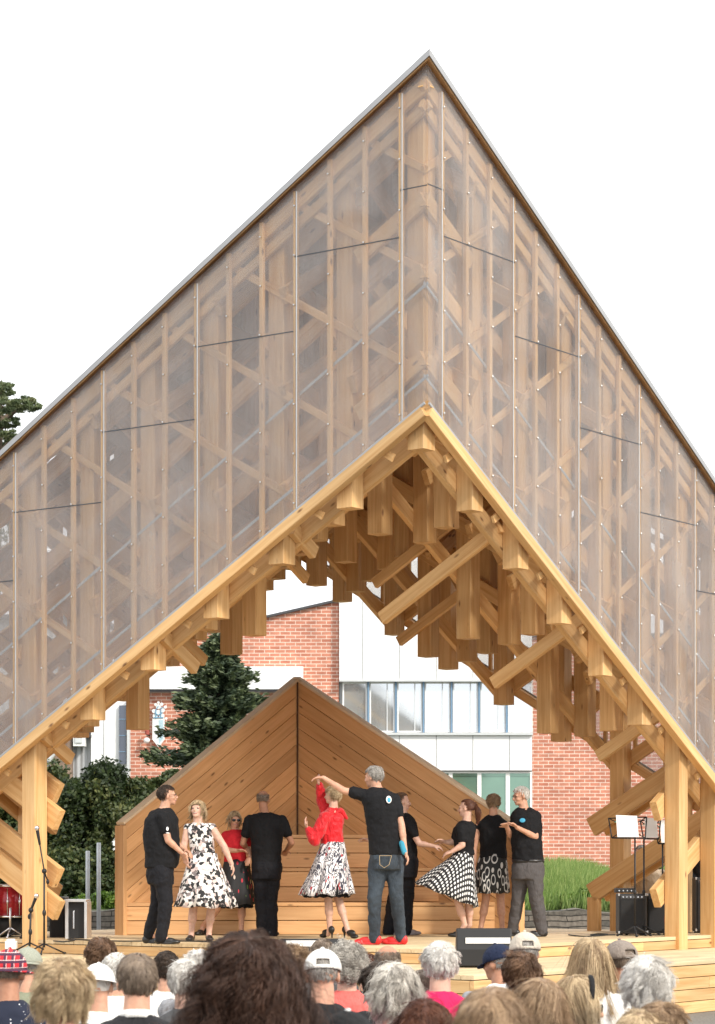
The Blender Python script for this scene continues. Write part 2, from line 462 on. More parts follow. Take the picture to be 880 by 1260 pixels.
# roof: two sloping slabs that meet at the ridge
ov=.10
def roofslab(sgn,z0,th,mat,name,e=ov,back=.1):
    a=C0-(EL+ER)*(OUT-O0+e); c=C0+(EL+ER)*(LEN+OUT-O0+e)
    d=(C0+EL*(LEN+OUT-O0+e)-ER*(OUT-O0+e)) if sgn>0 else (C0+ER*(LEN+OUT-O0+e)-EL*(OUT-O0+e))
    H=9.30; drop=TN*(LEN+2*(OUT-O0)+2*e)
    P=[Vector((a.x,a.y,H+z0)),Vector((c.x,c.y,H+z0)),Vector((d.x,d.y,H+z0-drop))]
    b=MB(); o=[(p.dot(Vector((1,0,0))),0,p.dot(Vector((0,1,0)))) for p in P]
    b.prism(P,(0,0,1),th,o)
    return b.build(name,mat,pav)
for sg in (1,-1):
    roofslab(sg,0,.022,M['soffit'],'roof_board',ov-.01); roofslab(sg,.024,.065,M['metal'],'roof_sheet',ov+.01)

# ================= stage deck =================
def AB(a,b_,z): return C0+EL*a+ER*b_+UP*z
def planked(name_parent, a0,a1,b0,b1,ztop,zbot,nface,top_th=.045,bdir='b'):
    """rectangular platform with board faces and board top, corner towards the viewer"""
    # top boards run parallel to the right facade direction
    w=.14; t=a0
    b=MB()
    while t<a1-.01:
        e=min(t+w-.006,a1)
        s=b0
        while s<b1-.01:
            q=min(s+random.choice((2.4,3.0,3.6)),b1)
            b.beam(AB((t+e)/2,s,ztop-.02),AB((t+e)/2,q-.004,ztop-.02),e-t,.04,side=EL,ch=.003); s=q
        t+=w
    b.build('floor_boards',M['spruce_deck'],name_parent)
    hh=(ztop-.045-zbot)/nface
    b=MB()
    for k in range(nface):
        z=zbot+hh*(k+.5)
        s=b0
        while s<b1-.01:
            q=min(s+random.choice((1.8,2.6,3.4)),b1); b.beam(AB(a0+.02,s,z),AB(a0+.02,q-.004,z),.04,hh-.006,side=EL,ch=.004); s=q
        s=a0+.045
        while s<a1-.01:
            q=min(s+random.choice((1.8,2.6,3.4)),a1); b.beam(AB(s,b0+.02,z),AB(q-.004,b0+.02,z),.04,hh-.006,side=ER,ch=.004); s=q
    b.build('face_boards',M['spruce'],name_parent)
    b=MB(); b.prism([AB(a0+.05,b0+.05,zbot),AB(a1-.02,b0+.05,zbot),AB(a1-.02,b1-.02,zbot),AB(a0+.05,b1-.02,zbot)],(0,0,1),ztop-.05-zbot); b.build('frame',M['darkgap'],name_parent)
stage=empty('stage',AB(3,3,0),'broad pale timber stage deck with a lower board step round its front corner','stage')
planked(stage,-1.75,7.6,-1.75,7.6,TIER,0.0,4)
planked(stage,.0,7.4,.0,7.4,DECK,TIER+.002,1)

# ================= wooden backdrop shell =================
shell=empty('backdrop_shell',W(366,1040,31.2).xy.to_3d()+UP*DECK,'V-shaped backdrop of diagonal pine boards with three bench tiers behind the dancers','stage backdrop')
AX=Vector(((366-XC)/F*31.2,31.2,0)); ZT=3.86; SL=.555
eA=Vector((-.640,-.768,0)); eB=Vector((.768,-.640,0))
LA,LB=3.07,3.42
def clip(poly,fn):
    out=[]
    for i in range(len(poly)):
        p,q=poly[i],poly[(i+1)%len(poly)]; fp,fq=fn(p),fn(q)
        if fp>=0: out.append(p)
        if fp*fq<0:
            t=fp/(fp-fq); out.append((p[0]+(q[0]-p[0])*t,p[1]+(q[1]-p[1])*t))
    return out
def shellwall(e,L,inward,SL=SL):
    b=MB(); zb_=DECK; ph=.203; k=0
    while True:
        top=ZT-.0-ph*k; lowv=top-ph+.009
        if top-0<zb_ and k>30: break
        poly=[(0,top),(L,top-SL*L),(L,lowv-SL*L),(0,lowv)]
        poly=clip(poly,lambda p:p[1]-zb_-.002)
        if len(poly)>=3:
            o=Vector([random.uniform(-50,50) for _ in range(3)]); ca=1/math.hypot(1,SL); sa=SL*ca
            Gs=[(o.x+(z+SL*t)*ca, o.y, o.z+t*ca-(z-top)*sa) for t,z in poly]
            b.prism([AX+e*t+UP*z for t,z in poly],inward,-.03,Gs)
        k+=1
        if top<zb_: break
    w=b.build('board_wall',M['shellwood'],shell)
    b=MB(); b.prism([AX+e*t+UP*z-inward*.034 for t,z in [(0,DECK+.002),(L,DECK+.002),(L,ZT-.01-SL*L),(0,ZT-.01)]],inward,-.06); b.build('wall_backing',M['shellwood'],shell)
inA=eB; inB=eA
SLA=.606
shellwall(eA,LA,inA,SLA); shellwall(eB,LB,inB)
for e,L,inn,SL in ((eA,LA,inA,SLA),(eB,LB,inB,.555)):
    b=MB(); b.beam(AX+UP*(ZT+.03)-inn*.03-e*.03,AX+e*(L+.06)+UP*(ZT+.03-SL*(L+.06))-inn*.03,.13,.035,side=inn); b.build('cap_board',M['shellcap'],shell)
    b=MB(); p=AX+e*(L+.035)-inn*.045; b.beam(p+UP*DECK,p+UP*(ZT-SL*L-.03),.15,.06,side=inn); b.build('end_board',M['shellwood'],shell)
b=MB(); b.beam(AX+(inA+inB)*.012+UP*DECK,AX+(inA+inB)*.012+UP*(ZT-.02),.02,.02,side=inA); b.build('corner_bead',M['darkgap'],shell)
# bench tiers: fronts square to the diagonal
dg_=(eA+eB).normalized(); pr=Vector((-dg_.y,dg_.x,0))   # pr along the front (to the right)
if pr.x<0: pr=-pr
def tier(dist,z0,z1,name='bench_tier'):
    t=dist/(eA.dot(dg_)); pa=AX+eA*(min(t,LA)-.01); pb=AX+eB*(t-.01)
    root=MB(); n=max(2,int(round((z1-z0)/.19))); hh=(z1-.045-z0)/n
    for k in range(n):
        z=z0+hh*(k+.5)
        root.beam(pa+UP*z+dg_*(-.02),pb+UP*z+dg_*(-.02),.036,hh-.008,side=dg_,ch=.004)
    root.build('riser_boards',M['shellwood'],shell)
    b=MB(); m=4; 
    for k in range(5):
        dd=dist-.14*k+.02
        if dd<.15: break
        t2=dd/(eA.dot(dg_)); b.beam(AX+eA*(min(t2,LA+.03)-.03)+UP*(z1-.022)-dg_*.07,AX+eB*(t2-.03)+UP*(z1-.022)-dg_*.07,.133,.042,side=dg_,ch=.004)
    b.build('bench_seat',M['shellwood'],shell)
tier(2.22,DECK,1.06); tier(1.62,1.06,1.47); tier(1.02,1.47,1.88)
# ================= people =================
def skinmat(name,c):
    m,nt,b=newmat(name)
    tc=N(nt,'ShaderNodeTexCoord').outputs['Object']; n=noise(nt,tc,28,4)
    cc=mix(nt,1.0,c,ramp(nt,n.outputs[0],[(.3,(.86,.8,.78)),(.7,(1.08,1.05,1.03))]),'MULTIPLY')
    nt.links.new(cc,b.inputs['Base Color']); b.inputs['Roughness'].default_value=.5
    b.inputs['Subsurface Weight'].default_value=.12; b.inputs['Subsurface Radius'].default_value=(.01,.004,.002)
    b.inputs['Specular IOR Level'].default_value=.35
    return m
M['skin']=skinmat('skin warm',(.56,.32,.22)); M['skin_tan']=skinmat('skin tanned',(.44,.23,.145)); M['skin_pale']=skinmat('skin pale',(.62,.40,.31))
M['lip']=plain('lips',(.36,.09,.08),.4); M['eye']=plain('eye dark',(.03,.02,.018),.25); M['glass_dark']=plain('spectacle frame',(.012,.012,.014),.25)
M['teeth']=plain('teeth',(.75,.70,.62),.4)
M['c_black']=cloth('black jersey',(.0085,.0085,.010)); M['c_black2']=cloth('black trousers',(.009,.009,.012),.8)
M['c_red']=cloth('red satin',(.62,.012,.02),.45,.8,14,.2); M['c_red2']=cloth('red knit',(.55,.02,.03))
M['c_grey']=cloth('grey trousers',(.085,.078,.078)); M['shoe']=plain('black shoe',(.015,.014,.014),.35)
M['shoe_red']=plain('red shoe',(.62,.02,.02),.45); M['shoe_grey']=plain('grey shoe',(.22,.19,.19),.7)
M['white_mark']=plain('white print',(.8,.8,.8),.7); M['blue_mark']=plain('blue print',(.06,.35,.55),.7)
M['cyan_cloth']=cloth('cyan band',(.05,.28,.40))
def denim():
    m,nt,b=newmat('dark denim'); tc=N(nt,'ShaderNodeTexCoord').outputs['Object']
    n=noise(nt,mapping(nt,tc,(1,1,.5)),7,4,.6,.6); w=noise(nt,mapping(nt,tc,(200,200,30)),1,2)
    c=ramp(nt,n.outputs[0],[(.3,(.012,.018,.027)),(.72,(.040,.056,.075))])
    c=mix(nt,.25,c,ramp(nt,w.outputs[0],[(.3,(.01,.015,.02)),(.7,(.07,.09,.11))]))
    nt.links.new(c,b.inputs['Base Color']); b.inputs['Roughness'].default_value=.85; bump(nt,b,n.outputs[0],.7,.06); return m
M['denim']=denim()
def floral():
    m,nt,b=newmat('black and white floral cotton'); tc=N(nt,'ShaderNodeTexCoord').outputs['Object']
    d=noise(nt,tc,22,3,.6); vec=N(nt,'ShaderNodeVectorMath',operation='ADD'); sc=N(nt,'ShaderNodeVectorMath',operation='SCALE'); sc.inputs['Scale'].default_value=.05
    nt.links.new(d.outputs['Color'],sc.inputs[0]); nt.links.new(tc,vec.inputs[0]); nt.links.new(sc.outputs[0],vec.inputs[1])
    v=N(nt,'ShaderNodeTexVoronoi',inp={'Scale':30.0}); nt.links.new(vec.outputs[0],v.inputs['Vector'])
    s=N(nt,'ShaderNodeSeparateColor'); nt.links.new(v.outputs['Color'],s.inputs[0])
    c=ramp(nt,s.outputs[0],[(0,(.02,.02,.022)),(.36,(.78,.74,.70)),(.62,(.60,.47,.44)),(.74,(.82,.80,.78)),(.90,(.20,.17,.17))],'CONSTANT')
    r=ramp(nt,v.outputs['Distance'],[(.10,(0,0,0)),(.2,(1,1,1))]); c=mix(nt,mix(nt,.35,(1,1,1),r),(.05,.04,.04),c)
    nt.links.new(c,b.inputs['Base Color']); b.inputs['Roughness'].default_value=.8
    f=noise(nt,mapping(nt,tc,(1,1,.3)),8,2); bump(nt,b,f.outputs[0],.5,.06); return m
def uvpat(name,kind):
    m,nt,b=newmat(name); uv=N(nt,'ShaderNodeUVMap',uv_map='UVMap').outputs[0]
    if kind=='polka':
        v=N(nt,'ShaderNodeTexVoronoi',inp={'Scale':17.0,'Randomness':0.0}); nt.links.new(mapping(nt,uv,rot=(0,0,.785)),v.inputs['Vector'])
        c=ramp(nt,v.outputs['Distance'],[(0,(.80,.80,.78)),(.30,(.015,.015,.017))],'CONSTANT')
    elif kind=='rings':
        v=N(nt,'ShaderNodeTexVoronoi',inp={'Scale':8.5,'Randomness':.45}); nt.links.new(uv,v.inputs['Vector'])
        c=ramp(nt,v.outputs['Distance'],[(0,(.015,.015,.017)),(.33,(.62,.60,.57)),(.46,(.02,.02,.02))],'CONSTANT')
    elif kind=='scribble':
        d=noise(nt,uv,5.5,2,.5,2.0)
        c=ramp(nt,d.outputs[0],[(0,(.80,.78,.78)),(.36,(.80,.78,.78)),(.40,(.03,.03,.05)),(.47,(.80,.78,.78)),(.55,(.05,.05,.07)),(.63,(.75,.72,.73))],'CONSTANT')
        v=N(nt,'ShaderNodeTexVoronoi',inp={'Scale':9.0}); nt.links.new(uv,v.inputs['Vector'])
        k=ramp(nt,v.outputs['Distance'],[(0,(1,1,1)),(.17,(0,0,0))],'CONSTANT'); c=mix(nt,k,c,(.35,.02,.03))
    else:
        v=N(nt,'ShaderNodeTexVoronoi',inp={'Scale':15.0}); nt.links.new(uv,v.inputs['Vector'])
        s=N(nt,'ShaderNodeSeparateColor'); nt.links.new(v.outputs['Color'],s.inputs[0])
        col=ramp(nt,s.outputs[0],[(0,(.02,.02,.022)),(.35,(.50,.03,.05)),(.55,(.62,.50,.42)),(.72,(.12,.22,.06)),(.85,(.02,.02,.022))],'CONSTANT')
        k=ramp(nt,v.outputs['Distance'],[(0,(1,1,1)),(.33,(0,0,0))],'CONSTANT'); c=mix(nt,k,(.02,.02,.022),col)
    nt.links.new(c,b.inputs['Base Color']); b.inputs['Roughness'].default_value=.8; return m
M['floral']=floral(); M['polka']=uvpat('white dots on black','polka'); M['rings']=uvpat('white rings on black','rings')
M['scribble']=uvpat('black swirls on white','scribble'); M['redflower']=uvpat('flowers on black','flower')
HM={'dark':hairmat('dark brown hair',(.018,.012,.009),(.07,.045,.03)),'brown':hairmat('brown hair',(.06,.03,.016),(.20,.11,.06)),
 'auburn':hairmat('auburn hair',(.05,.015,.008),(.16,.06,.03)),'blonde':hairmat('blonde hair',(.15,.085,.04),(.75,.58,.36)),
 'lightbrown':hairmat('light brown hair',(.11,.06,.03),(.52,.36,.22)),'grey':hairmat('grey hair',(.18,.16,.14),(.55,.52,.48)),
 'white':hairmat('white hair',(.48,.44,.39),(.88,.86,.82)),'silver':hairmat('silver blonde hair',(.20,.17,.14),(.85,.80,.72)),
 'curly':hairmat('dark brown curls',(.014,.008,.006),(.13,.065,.042)),'greybrown':hairmat('grey brown hair',(.11,.08,.06),(.36,.28,.21))}

def rotz(a): return Matrix.Rotation(a,3,'Z')
def caps(mb,a,b,r0,r1,n=12,flat=1.0):
    """tapered limb with rounded ends"""
    a=Vector(a);b=Vector(b); d=b-a; L=d.length
    if L<1e-5: return
    z=d/L; x=Vector((0,0,1)).cross(z)
    if x.length<.05: x=Vector((1,0,0)).cross(z)
    x.normalize(); y=z.cross(x); V=[];Fc=[]; rings=[]
    for th in (-75,-50,-25,0): rings.append((math.sin(R(th))*r0,math.cos(R(th))*r0))
    for th in (0,25,50,75): rings.append((L+math.sin(R(th))*r1,math.cos(R(th))*r1))
    for h,r_ in rings:
        for k in range(n):
            t=2*math.pi*k/n; V.append(a+z*h+x*(math.cos(t)*r_)+y*(math.sin(t)*r_*flat))
    m=len(rings)
    for i in range(m-1):
        for k in range(n): Fc.append((i*n+k,i*n+(k+1)%n,(i+1)*n+(k+1)%n,(i+1)*n+k))
    Fc+=[tuple(range(n-1,-1,-1)),tuple(range((m-1)*n,m*n))]
    mb.add(V,Fc)
def limb(mb,pts,rs):
    for i in range(len(pts)-1): caps(mb,pts[i],pts[i+1],rs[i],rs[i+1])
def loft(mb,rings,n=28):
    """rings: (centre, half width, half depth, yaw)"""
    V=[];Fc=[]
    for c,hw,hd,yw in rings:
        c=Vector(c); Mx=rotz(yw)
        for k in range(n):
            t=2*math.pi*k/n; ct,st=math.cos(t),math.sin(t)
            ex=.85
            V.append(c+Mx@Vector((math.copysign(abs(ct)**ex,ct)*hw,math.copysign(abs(st)**ex,st)*hd,0)))
    m=len(rings)
    for i in range(m-1):
        for k in range(n): Fc.append((i*n+k,i*n+(k+1)%n,(i+1)*n+(k+1)%n,(i+1)*n+k))
    Fc+=[tuple(range(n-1,-1,-1)),tuple(range((m-1)*n,m*n))]
    mb.add(V,Fc)
def headgeo(mb,c,Rm,s):
    def E(p,r): mb.ell(c+Rm@(Vector(p)*s),[k*s for k in r],Rm)
    def Cc(a,b,r0,r1): caps(mb,c+Rm@(Vector(a)*s),c+Rm@(Vector(b)*s),r0*s,r1*s,10)
    E((0,-.012,.032),(.074,.094,.082)); E((0,.030,-.012),(.060,.062,.075)); E((0,.040,-.066),(.044,.046,.036)); E((0,.062,-.088),(.022,.022,.017))
    Cc((0,.086,.006),(0,.106,-.028),.009,.014); E((-.011,.094,-.033),(.009,.009,.008)); E((.011,.094,-.033),(.009,.009,.008))
    Cc((-.038,.076,.018),(.038,.076,.018),.011,.011)
    for k in (-1,1):
        E((k*.036,.058,-.028),(.022,.026,.022)); E((k*.076,-.004,-.008),(.010,.019,.030))
    Cc((-.016,.086,-.056),(.016,.086,-.056),.0065,.0065)
def hand(mb,w,d,nrm,s=1.0,curl=.5):
    """w wrist, d finger direction, nrm palm normal (towards which the fingers curl)"""
    d=Vector(d).normalized(); nrm=Vector(nrm); nrm=(nrm-d*nrm.dot(d)).normalized(); u=d.cross(nrm)
    Rm=Matrix((u,d,nrm)).transposed(); w=Vector(w)
    mb.ell(w+d*.045*s,(.040*s,.052*s,.017*s),Rm)
    for k,(o,l) in enumerate(((-.030,.066),(-.0105,.076),(.0105,.071),(.030,.056))):
        a=w+d*.078*s+u*o*s; c1=curl; m=a+(d*math.cos(c1)+nrm*math.sin(c1))*l*.5*s+u*o*.12*s
        e=m+(d*math.cos(2*c1)+nrm*math.sin(2*c1))*l*.5*s
        caps(mb,a-d*.02*s,m,.0095*s,.0088*s,8); caps(mb,m,e,.0088*s,.0075*s,8)
    a=w+d*.020*s-u*.030*s; m=a+(d*.6-u*.75+nrm*.3).normalized()*.040*s; e=m+(d*.85-u*.25+nrm*.4).normalized()*.032*s
    caps(mb,a,m,.0125*s,.010*s,8); caps(mb,m,e,.010*s,.0085*s,8)

def hair_mesh(c,Rm,s,style,length=.06,n=900,vol=1.0,curl=.012,rad=.0022,seed=1,part=None):
    """strands rooted on the scalp plus the mass below them; one mesh"""
    rg=np.random.default_rng(seed)
    er=np.array([.078,.099,.088])*vol; ec=np.array([0,-.012,.032])
    P=rg.normal(size=(n*6,3)); P/=np.linalg.norm(P,axis=1)[:,None]
    def scalp(P):
        x,y,z=P[:,0],P[:,1],P[:,2]
        front=(y>.25)&(z<.50+.25*np.minimum(1,np.abs(x)*1.2)*0); low=z<-.62+.25*(y>-.2)
        side=(y>.02)&(y<=.25)&(z<.05)&(np.abs(x)>.5)
        ok=~front&~low&~side
        if style=='bald': ok&=(z<.45-.1*y)&(y<.45)
        if style=='thin': ok&=(z<.80)|(rg.random(len(z))<.45)
        return ok
    P=P[scalp(P)][:n]; n=len(P)
    X=ec+P*er*1.0
    crown=np.array([0,-.35,.93]); crown/=np.linalg.norm(crown)
    K=20 if style in('curly','wavy') else 11; L=length*(.75+.4*rg.random(n)); seg=(L/K)[:,None]
    pts=[X.copy()]; rr0=rg.random(n); rg2=rg.random(n); wv=rg.normal(size=(n,3)); ph=rg.random(n)*6.28; fr=rg.random(n)*.7+.7
    NC=260 if style in('curly','wavy') else 90
    clump=P[rg.integers(0,n,NC)]
    ci=np.argmax(P@clump.T,axis=1); cw=rg.normal(size=(NC,3))*(.12 if style=='curly' else .27)
    seg=seg*(.78+.44*rg.random(NC))[ci][:,None] if style=='curly' else seg
    grav=np.array([0,0,-1.0])
    for k in range(K):
        cu=style=='curly'; nrm=(X-ec)/er**2; nrm/=np.linalg.norm(nrm,axis=1)[:,None]
        fl=nrm-crown; fl-=nrm*(fl*nrm).sum(1)[:,None]; fl/=np.maximum(np.linalg.norm(fl,axis=1),1e-3)[:,None]
        t=k/K; g={'short':.25,'bald':.3,'thin':.25,'bob':.75,'long':.9,'curly':.50,'pony':.1,'wavy':.85}[style]*min(1,t*1.6+.2)
        lift={'short':.16,'bald':.05,'thin':.06,'bob':.14,'long':.06,'curly':.42,'pony':.02,'wavy':.40}[style]*(1-t)
        if style=='pony':
            tgt=np.array([0,-.125,.055]); dd=tgt-X; dd/=np.maximum(np.linalg.norm(dd,axis=1),1e-3)[:,None]; fl=dd
        fly=(rg2<.07)[:,None]*.5*t; dr=fl*(1-g)*(.45 if cu else 1)+wv*(.28 if cu else 0)+grav*g+nrm*(lift+fly)+wv*fly+wv*.045+cw[ci]*(.4+.6*t)
        if curl: 
            a=ph+k*fr*2.0; dr=dr+np.stack([np.cos(a),np.sin(a),np.sin(a*1.3)],1)*(0 if style in('curly','wavy') else curl*14)
        dr/=np.linalg.norm(dr,axis=1)[:,None]
        X=X+dr*seg
        q=(X-ec)/er; rr=np.linalg.norm(q,axis=1); lim=1.02+.07*rr0*(.3+t) ; fix=rr<lim
        if style in('long','bob'): fix&=(X[:,2]>-.10)
        X[fix]=ec+(q[fix]/rr[fix][:,None]*lim[fix][:,None])*er
        if style!='curly':
            mk=(X[:,1]>.04)&(X[:,2]<.052)&(np.abs(X[:,0])<.070); X[mk,0]=np.where(X[mk,0]>=0,.071,-.071); X[mk,1]=np.minimum(X[mk,1],.062)
        pts.append(X.copy())
    pts=np.stack(pts,1)                       # n,K+1,3
    cnt=np.bincount(ci,minlength=NC)[:,None,None]; cp=np.zeros((NC,K+1,3)); np.add.at(cp,ci,pts); cp/=np.maximum(cnt,1)
    tt=np.linspace(0,1,K+1)[None,:,None]; pull=(.45 if style!='curly' else .62)*(rg.random((n,1,1))<.9)
    pts=pts+(cp[ci]-pts)*pull*tt**.8
    if style in('curly','bob','short','long','wavy'):
        am=(.013 if style=='curly' else .015 if style=='wavy' else curl*.9); cy=(4.5 if style=='curly' else 3.0 if style=='wavy' else 1.1); a0=(rg.random(NC)*6.28)[ci][:,None]+rg.normal(size=(n,1))*.35
        u1=np.cross(pts[:,-1]-pts[:,0],[.2,.4,.9]); u1/=np.maximum(np.linalg.norm(u1,axis=1),1e-6)[:,None]; u2=np.cross(pts[:,-1]-pts[:,0],u1); u2/=np.maximum(np.linalg.norm(u2,axis=1),1e-6)[:,None]
        ww=a0+tt[...,0]*cy*6.28*(.8+.4*(rg.random(NC)[ci][:,None]))
        pts=pts+(u1[:,None,:]*np.cos(ww)[...,None]+u2[:,None,:]*np.sin(ww)[...,None])*am*np.minimum(1,tt*3)
    T=np.gradient(pts,axis=1); T/=np.maximum(np.linalg.norm(T,axis=2),1e-6)[...,None]
    A=np.cross(T,np.array([.3,.5,.81])); A/=np.maximum(np.linalg.norm(A,axis=2),1e-6)[...,None]; B=np.cross(T,A)
    tap=(np.linspace(1,.25,K+1)[None,:,None]*rad)
    V=[]
    for j in range(3):
        a=2.094*j; V.append(pts+(A*math.cos(a)+B*math.sin(a))*tap)
    V=np.stack(V,2).reshape(-1,3)             # n,K+1,3 sides
    base=(np.arange(n)*(K+1)*3)[:,None,None]; i=(np.arange(K)*3)[None,:,None]
    f=[]
    for j in range(3):
        j2=(j+1)%3; f.append(np.stack([base+i+j,base+i+j2,base+i+3+j2,base+i+3+j],-1).reshape(-1,4))
    Fq=np.concatenate(f); rn=np.repeat(np.clip(rg.random(n)*.45+.55*rg.random(NC)[ci],0,1),(K+1)*3)
    # mass under the strands
    mv=1.012 if style!='curly' else 1.12
    nu,nv=26,18; th=np.linspace(.03,math.pi-.03,nv); phv=np.linspace(0,2*math.pi,nu,endpoint=False)
    TH,PHI=np.meshgrid(th,phv,indexing='ij'); D=np.stack([np.sin(TH)*np.cos(PHI),np.sin(TH)*np.sin(PHI),np.cos(TH)],-1).reshape(-1,3)
    ok=(~((D[:,1]>.2)&(D[:,2]<.50)))&(~(D[:,2]<-.70))&(~((D[:,1]>-.02)&(D[:,2]<.0)))
    if style=='bald': ok&=(D[:,2]<.40)
    if style=='thin': ok&=(D[:,2]<.93)
    C=ec+D*er*mv*(1+.02*rg.normal(size=len(D)))[:,None]
    idx=np.arange(nu*nv).reshape(nv,nu); q=np.stack([idx[:-1],np.roll(idx[:-1],-1,1),np.roll(idx[1:],-1,1),idx[1:]],-1).reshape(-1,4)
    q=q[ok[q].all(1)]
    Fq=np.concatenate([Fq,q+len(V)]); V=np.concatenate([V,C]); rn=np.concatenate([rn,np.clip(.25+.15*rg.normal(size=len(C)),0,1)])
    Mr=np.array(Rm); V=(V*s)@Mr.T+np.array(c)
    me=bpy.data.meshes.new('hair'); me.vertices.add(len(V)); me.vertices.foreach_set('co',V.astype(np.float32).ravel())
    me.loops.add(len(Fq)*4); me.loops.foreach_set('vertex_index',Fq.astype(np.int32).ravel())
    me.polygons.add(len(Fq)); me.polygons.foreach_set('loop_start',np.arange(len(Fq),dtype=np.int32)*4)
    me.polygons.foreach_set('use_smooth',np.ones(len(Fq),dtype=bool))
    at=me.attributes.new('rnd','FLOAT','POINT'); at.data.foreach_set('value',rn.astype(np.float32))
    me.update(); me.validate(); return me
def ponytail(c,Rm,s,length,seed,rad=.0022,n=260,width=.03):
    rg=np.random.default_rng(seed); K=9; st=np.array([0,-.118,.055])
    X=st+rg.normal(size=(n,3))*[.012,.01,.012]; off=rg.normal(size=(n,3))*width; pts=[]
    for k in range(K+1):
        t=k/K; cen=st+np.array([.0,-.045*math.sin(t*2.2),-t*length+.02*math.sin(t*3)]); sp=math.sin(min(1,t*1.15)*math.pi*.8+.15)
        pts.append(cen+off*[1,.8,.5]*sp+rg.normal(size=(n,3))*.002)
    pts=np.stack(pts,1); m=MB(); Mr=np.array(Rm)
    pts=(pts*s)@Mr.T+np.array(c)
    return pts
def strands_to_mesh(pts,rad,seed):
    rg=np.random.default_rng(seed); n,K1,_=pts.shape; K=K1-1
    T=np.gradient(pts,axis=1); T/=np.maximum(np.linalg.norm(T,axis=2),1e-6)[...,None]
    A=np.cross(T,np.array([.3,.5,.81])); A/=np.maximum(np.linalg.norm(A,axis=2),1e-6)[...,None]; B=np.cross(T,A)
    tap=(np.linspace(1,.3,K1)[None,:,None]*rad)
    V=np.stack([pts+(A*math.cos(2.094*j)+B*math.sin(2.094*j))*tap for j in range(3)],2).reshape(-1,3)
    base=(np.arange(n)*K1*3)[:,None,None]; i=(np.arange(K)*3)[None,:,None]
    Fq=np.concatenate([np.stack([base+i+j,base+i+(j+1)%3,base+i+3+(j+1)%3,base+i+3+j],-1).reshape(-1,4) for j in range(3)])
    me=bpy.data.meshes.new('strands'); me.vertices.add(len(V)); me.vertices.foreach_set('co',V.astype(np.float32).ravel())
    me.loops.add(len(Fq)*4); me.loops.foreach_set('vertex_index',Fq.astype(np.int32).ravel())
    me.polygons.add(len(Fq)); me.polygons.foreach_set('loop_start',np.arange(len(Fq),dtype=np.int32)*4)
    me.polygons.foreach_set('use_smooth',np.ones(len(Fq),dtype=bool))
    at=me.attributes.new('rnd','FLOAT','POINT'); at.data.foreach_set('value',np.repeat(rg.random(n),K1*3).astype(np.float32))
    me.update(); me.validate(); return me

def headframe(yaw,pitch,roll=0):
    return (Matrix.Rotation(yaw,3,'Z')@Matrix.Rotation(pitch,3,'X')@Matrix.Rotation(roll,3,'Y'))
def face_slots(me,c,Rm,s,smile=0):
    """lips, eyes and brows as material regions of the one body mesh"""
    Ri=np.array(Rm.transposed()); n=len(me.polygons); ce=np.zeros(n*3,dtype=np.float32); me.polygons.foreach_get('center',ce); ce=(ce.reshape(-1,3)-np.array(c))@Ri.T/s
    mi=np.zeros(n,dtype=np.int32); x,y,z=ce[:,0],ce[:,1],ce[:,2]
    f=y>.045
    zc=-.058+(.5*x*x/.03*.4 if smile else 0)
    mi[f&(np.abs(z-zc)<(.0085 if smile else .0065))&(np.abs(x)<(.027 if smile else .021))]=1
    if smile: mi[f&(np.abs(z-zc-.001)<.0035)&(np.abs(x)<.019)]=3
    for k in (-1,1):
        mi[f&(((x-k*.031)/.0135)**2+((z-.002)/.0065)**2<1)]=2
    me.polygons.foreach_set('material_index',mi)

def person(name,label,group,d,feet,skin='skin',parts=None,cat='person'):
    pass
VOX=.0085
def build_body(root,mb,skin,hc=None,Rm=None,hs=1,smile=0,vox=VOX,sm=2):
    me=remesh(mb.mesh('body'),vox,sm)
    o=link('body',me,None,root)
    for m in (M[skin],M['lip'],M['eye'],M['teeth']): me.materials.append(m)
    if hc is not None: face_slots(me,hc,Rm,hs,smile)
    return o
FOLD=bpy.data.textures.new('cloth folds','CLOUDS'); FOLD.noise_scale=.085; FOLD.noise_depth=2
def garment(root,name,mb,mat,vox=.010,sm=3,fold=.026):
    me=remesh(mb.mesh(name),vox,sm); o=link(name,me,mat,root)
    if fold: d=o.modifiers.new('folds','DISPLACE'); d.texture=FOLD; d.texture_coords='LOCAL'; d.strength=fold; d.mid_level=.42
    return o
def glasses(root,c,Rm,s,dark=False,name='glasses'):
    b=MB()
    Q=lambda p: c+Rm@(Vector(p)*s)
    for k in (-1,1):
        cc=Vector((k*.032,.098,.001)); ring=[Q(cc+Vector((math.cos(t)*.022,-.006*abs(math.cos(t)),math.sin(t)*.017))) for t in [i*math.pi/8 for i in range(17)]]
        b.tube(ring,.0022*s,6,cap=False)
        if dark: b.ell(Q(cc),(.022*s,.004*s,.017*s),Rm)
        b.tube([Q((k*.054,.094,.004)),Q((k*.078,.05,.006)),Q((k*.080,-.005,.004))],.0022*s,6)
    b.tube([Q((-.010,.100,.003)),Q((.010,.100,.003))],.0022*s,6)
    return b.build(name,M['glass_dark'],root,True)
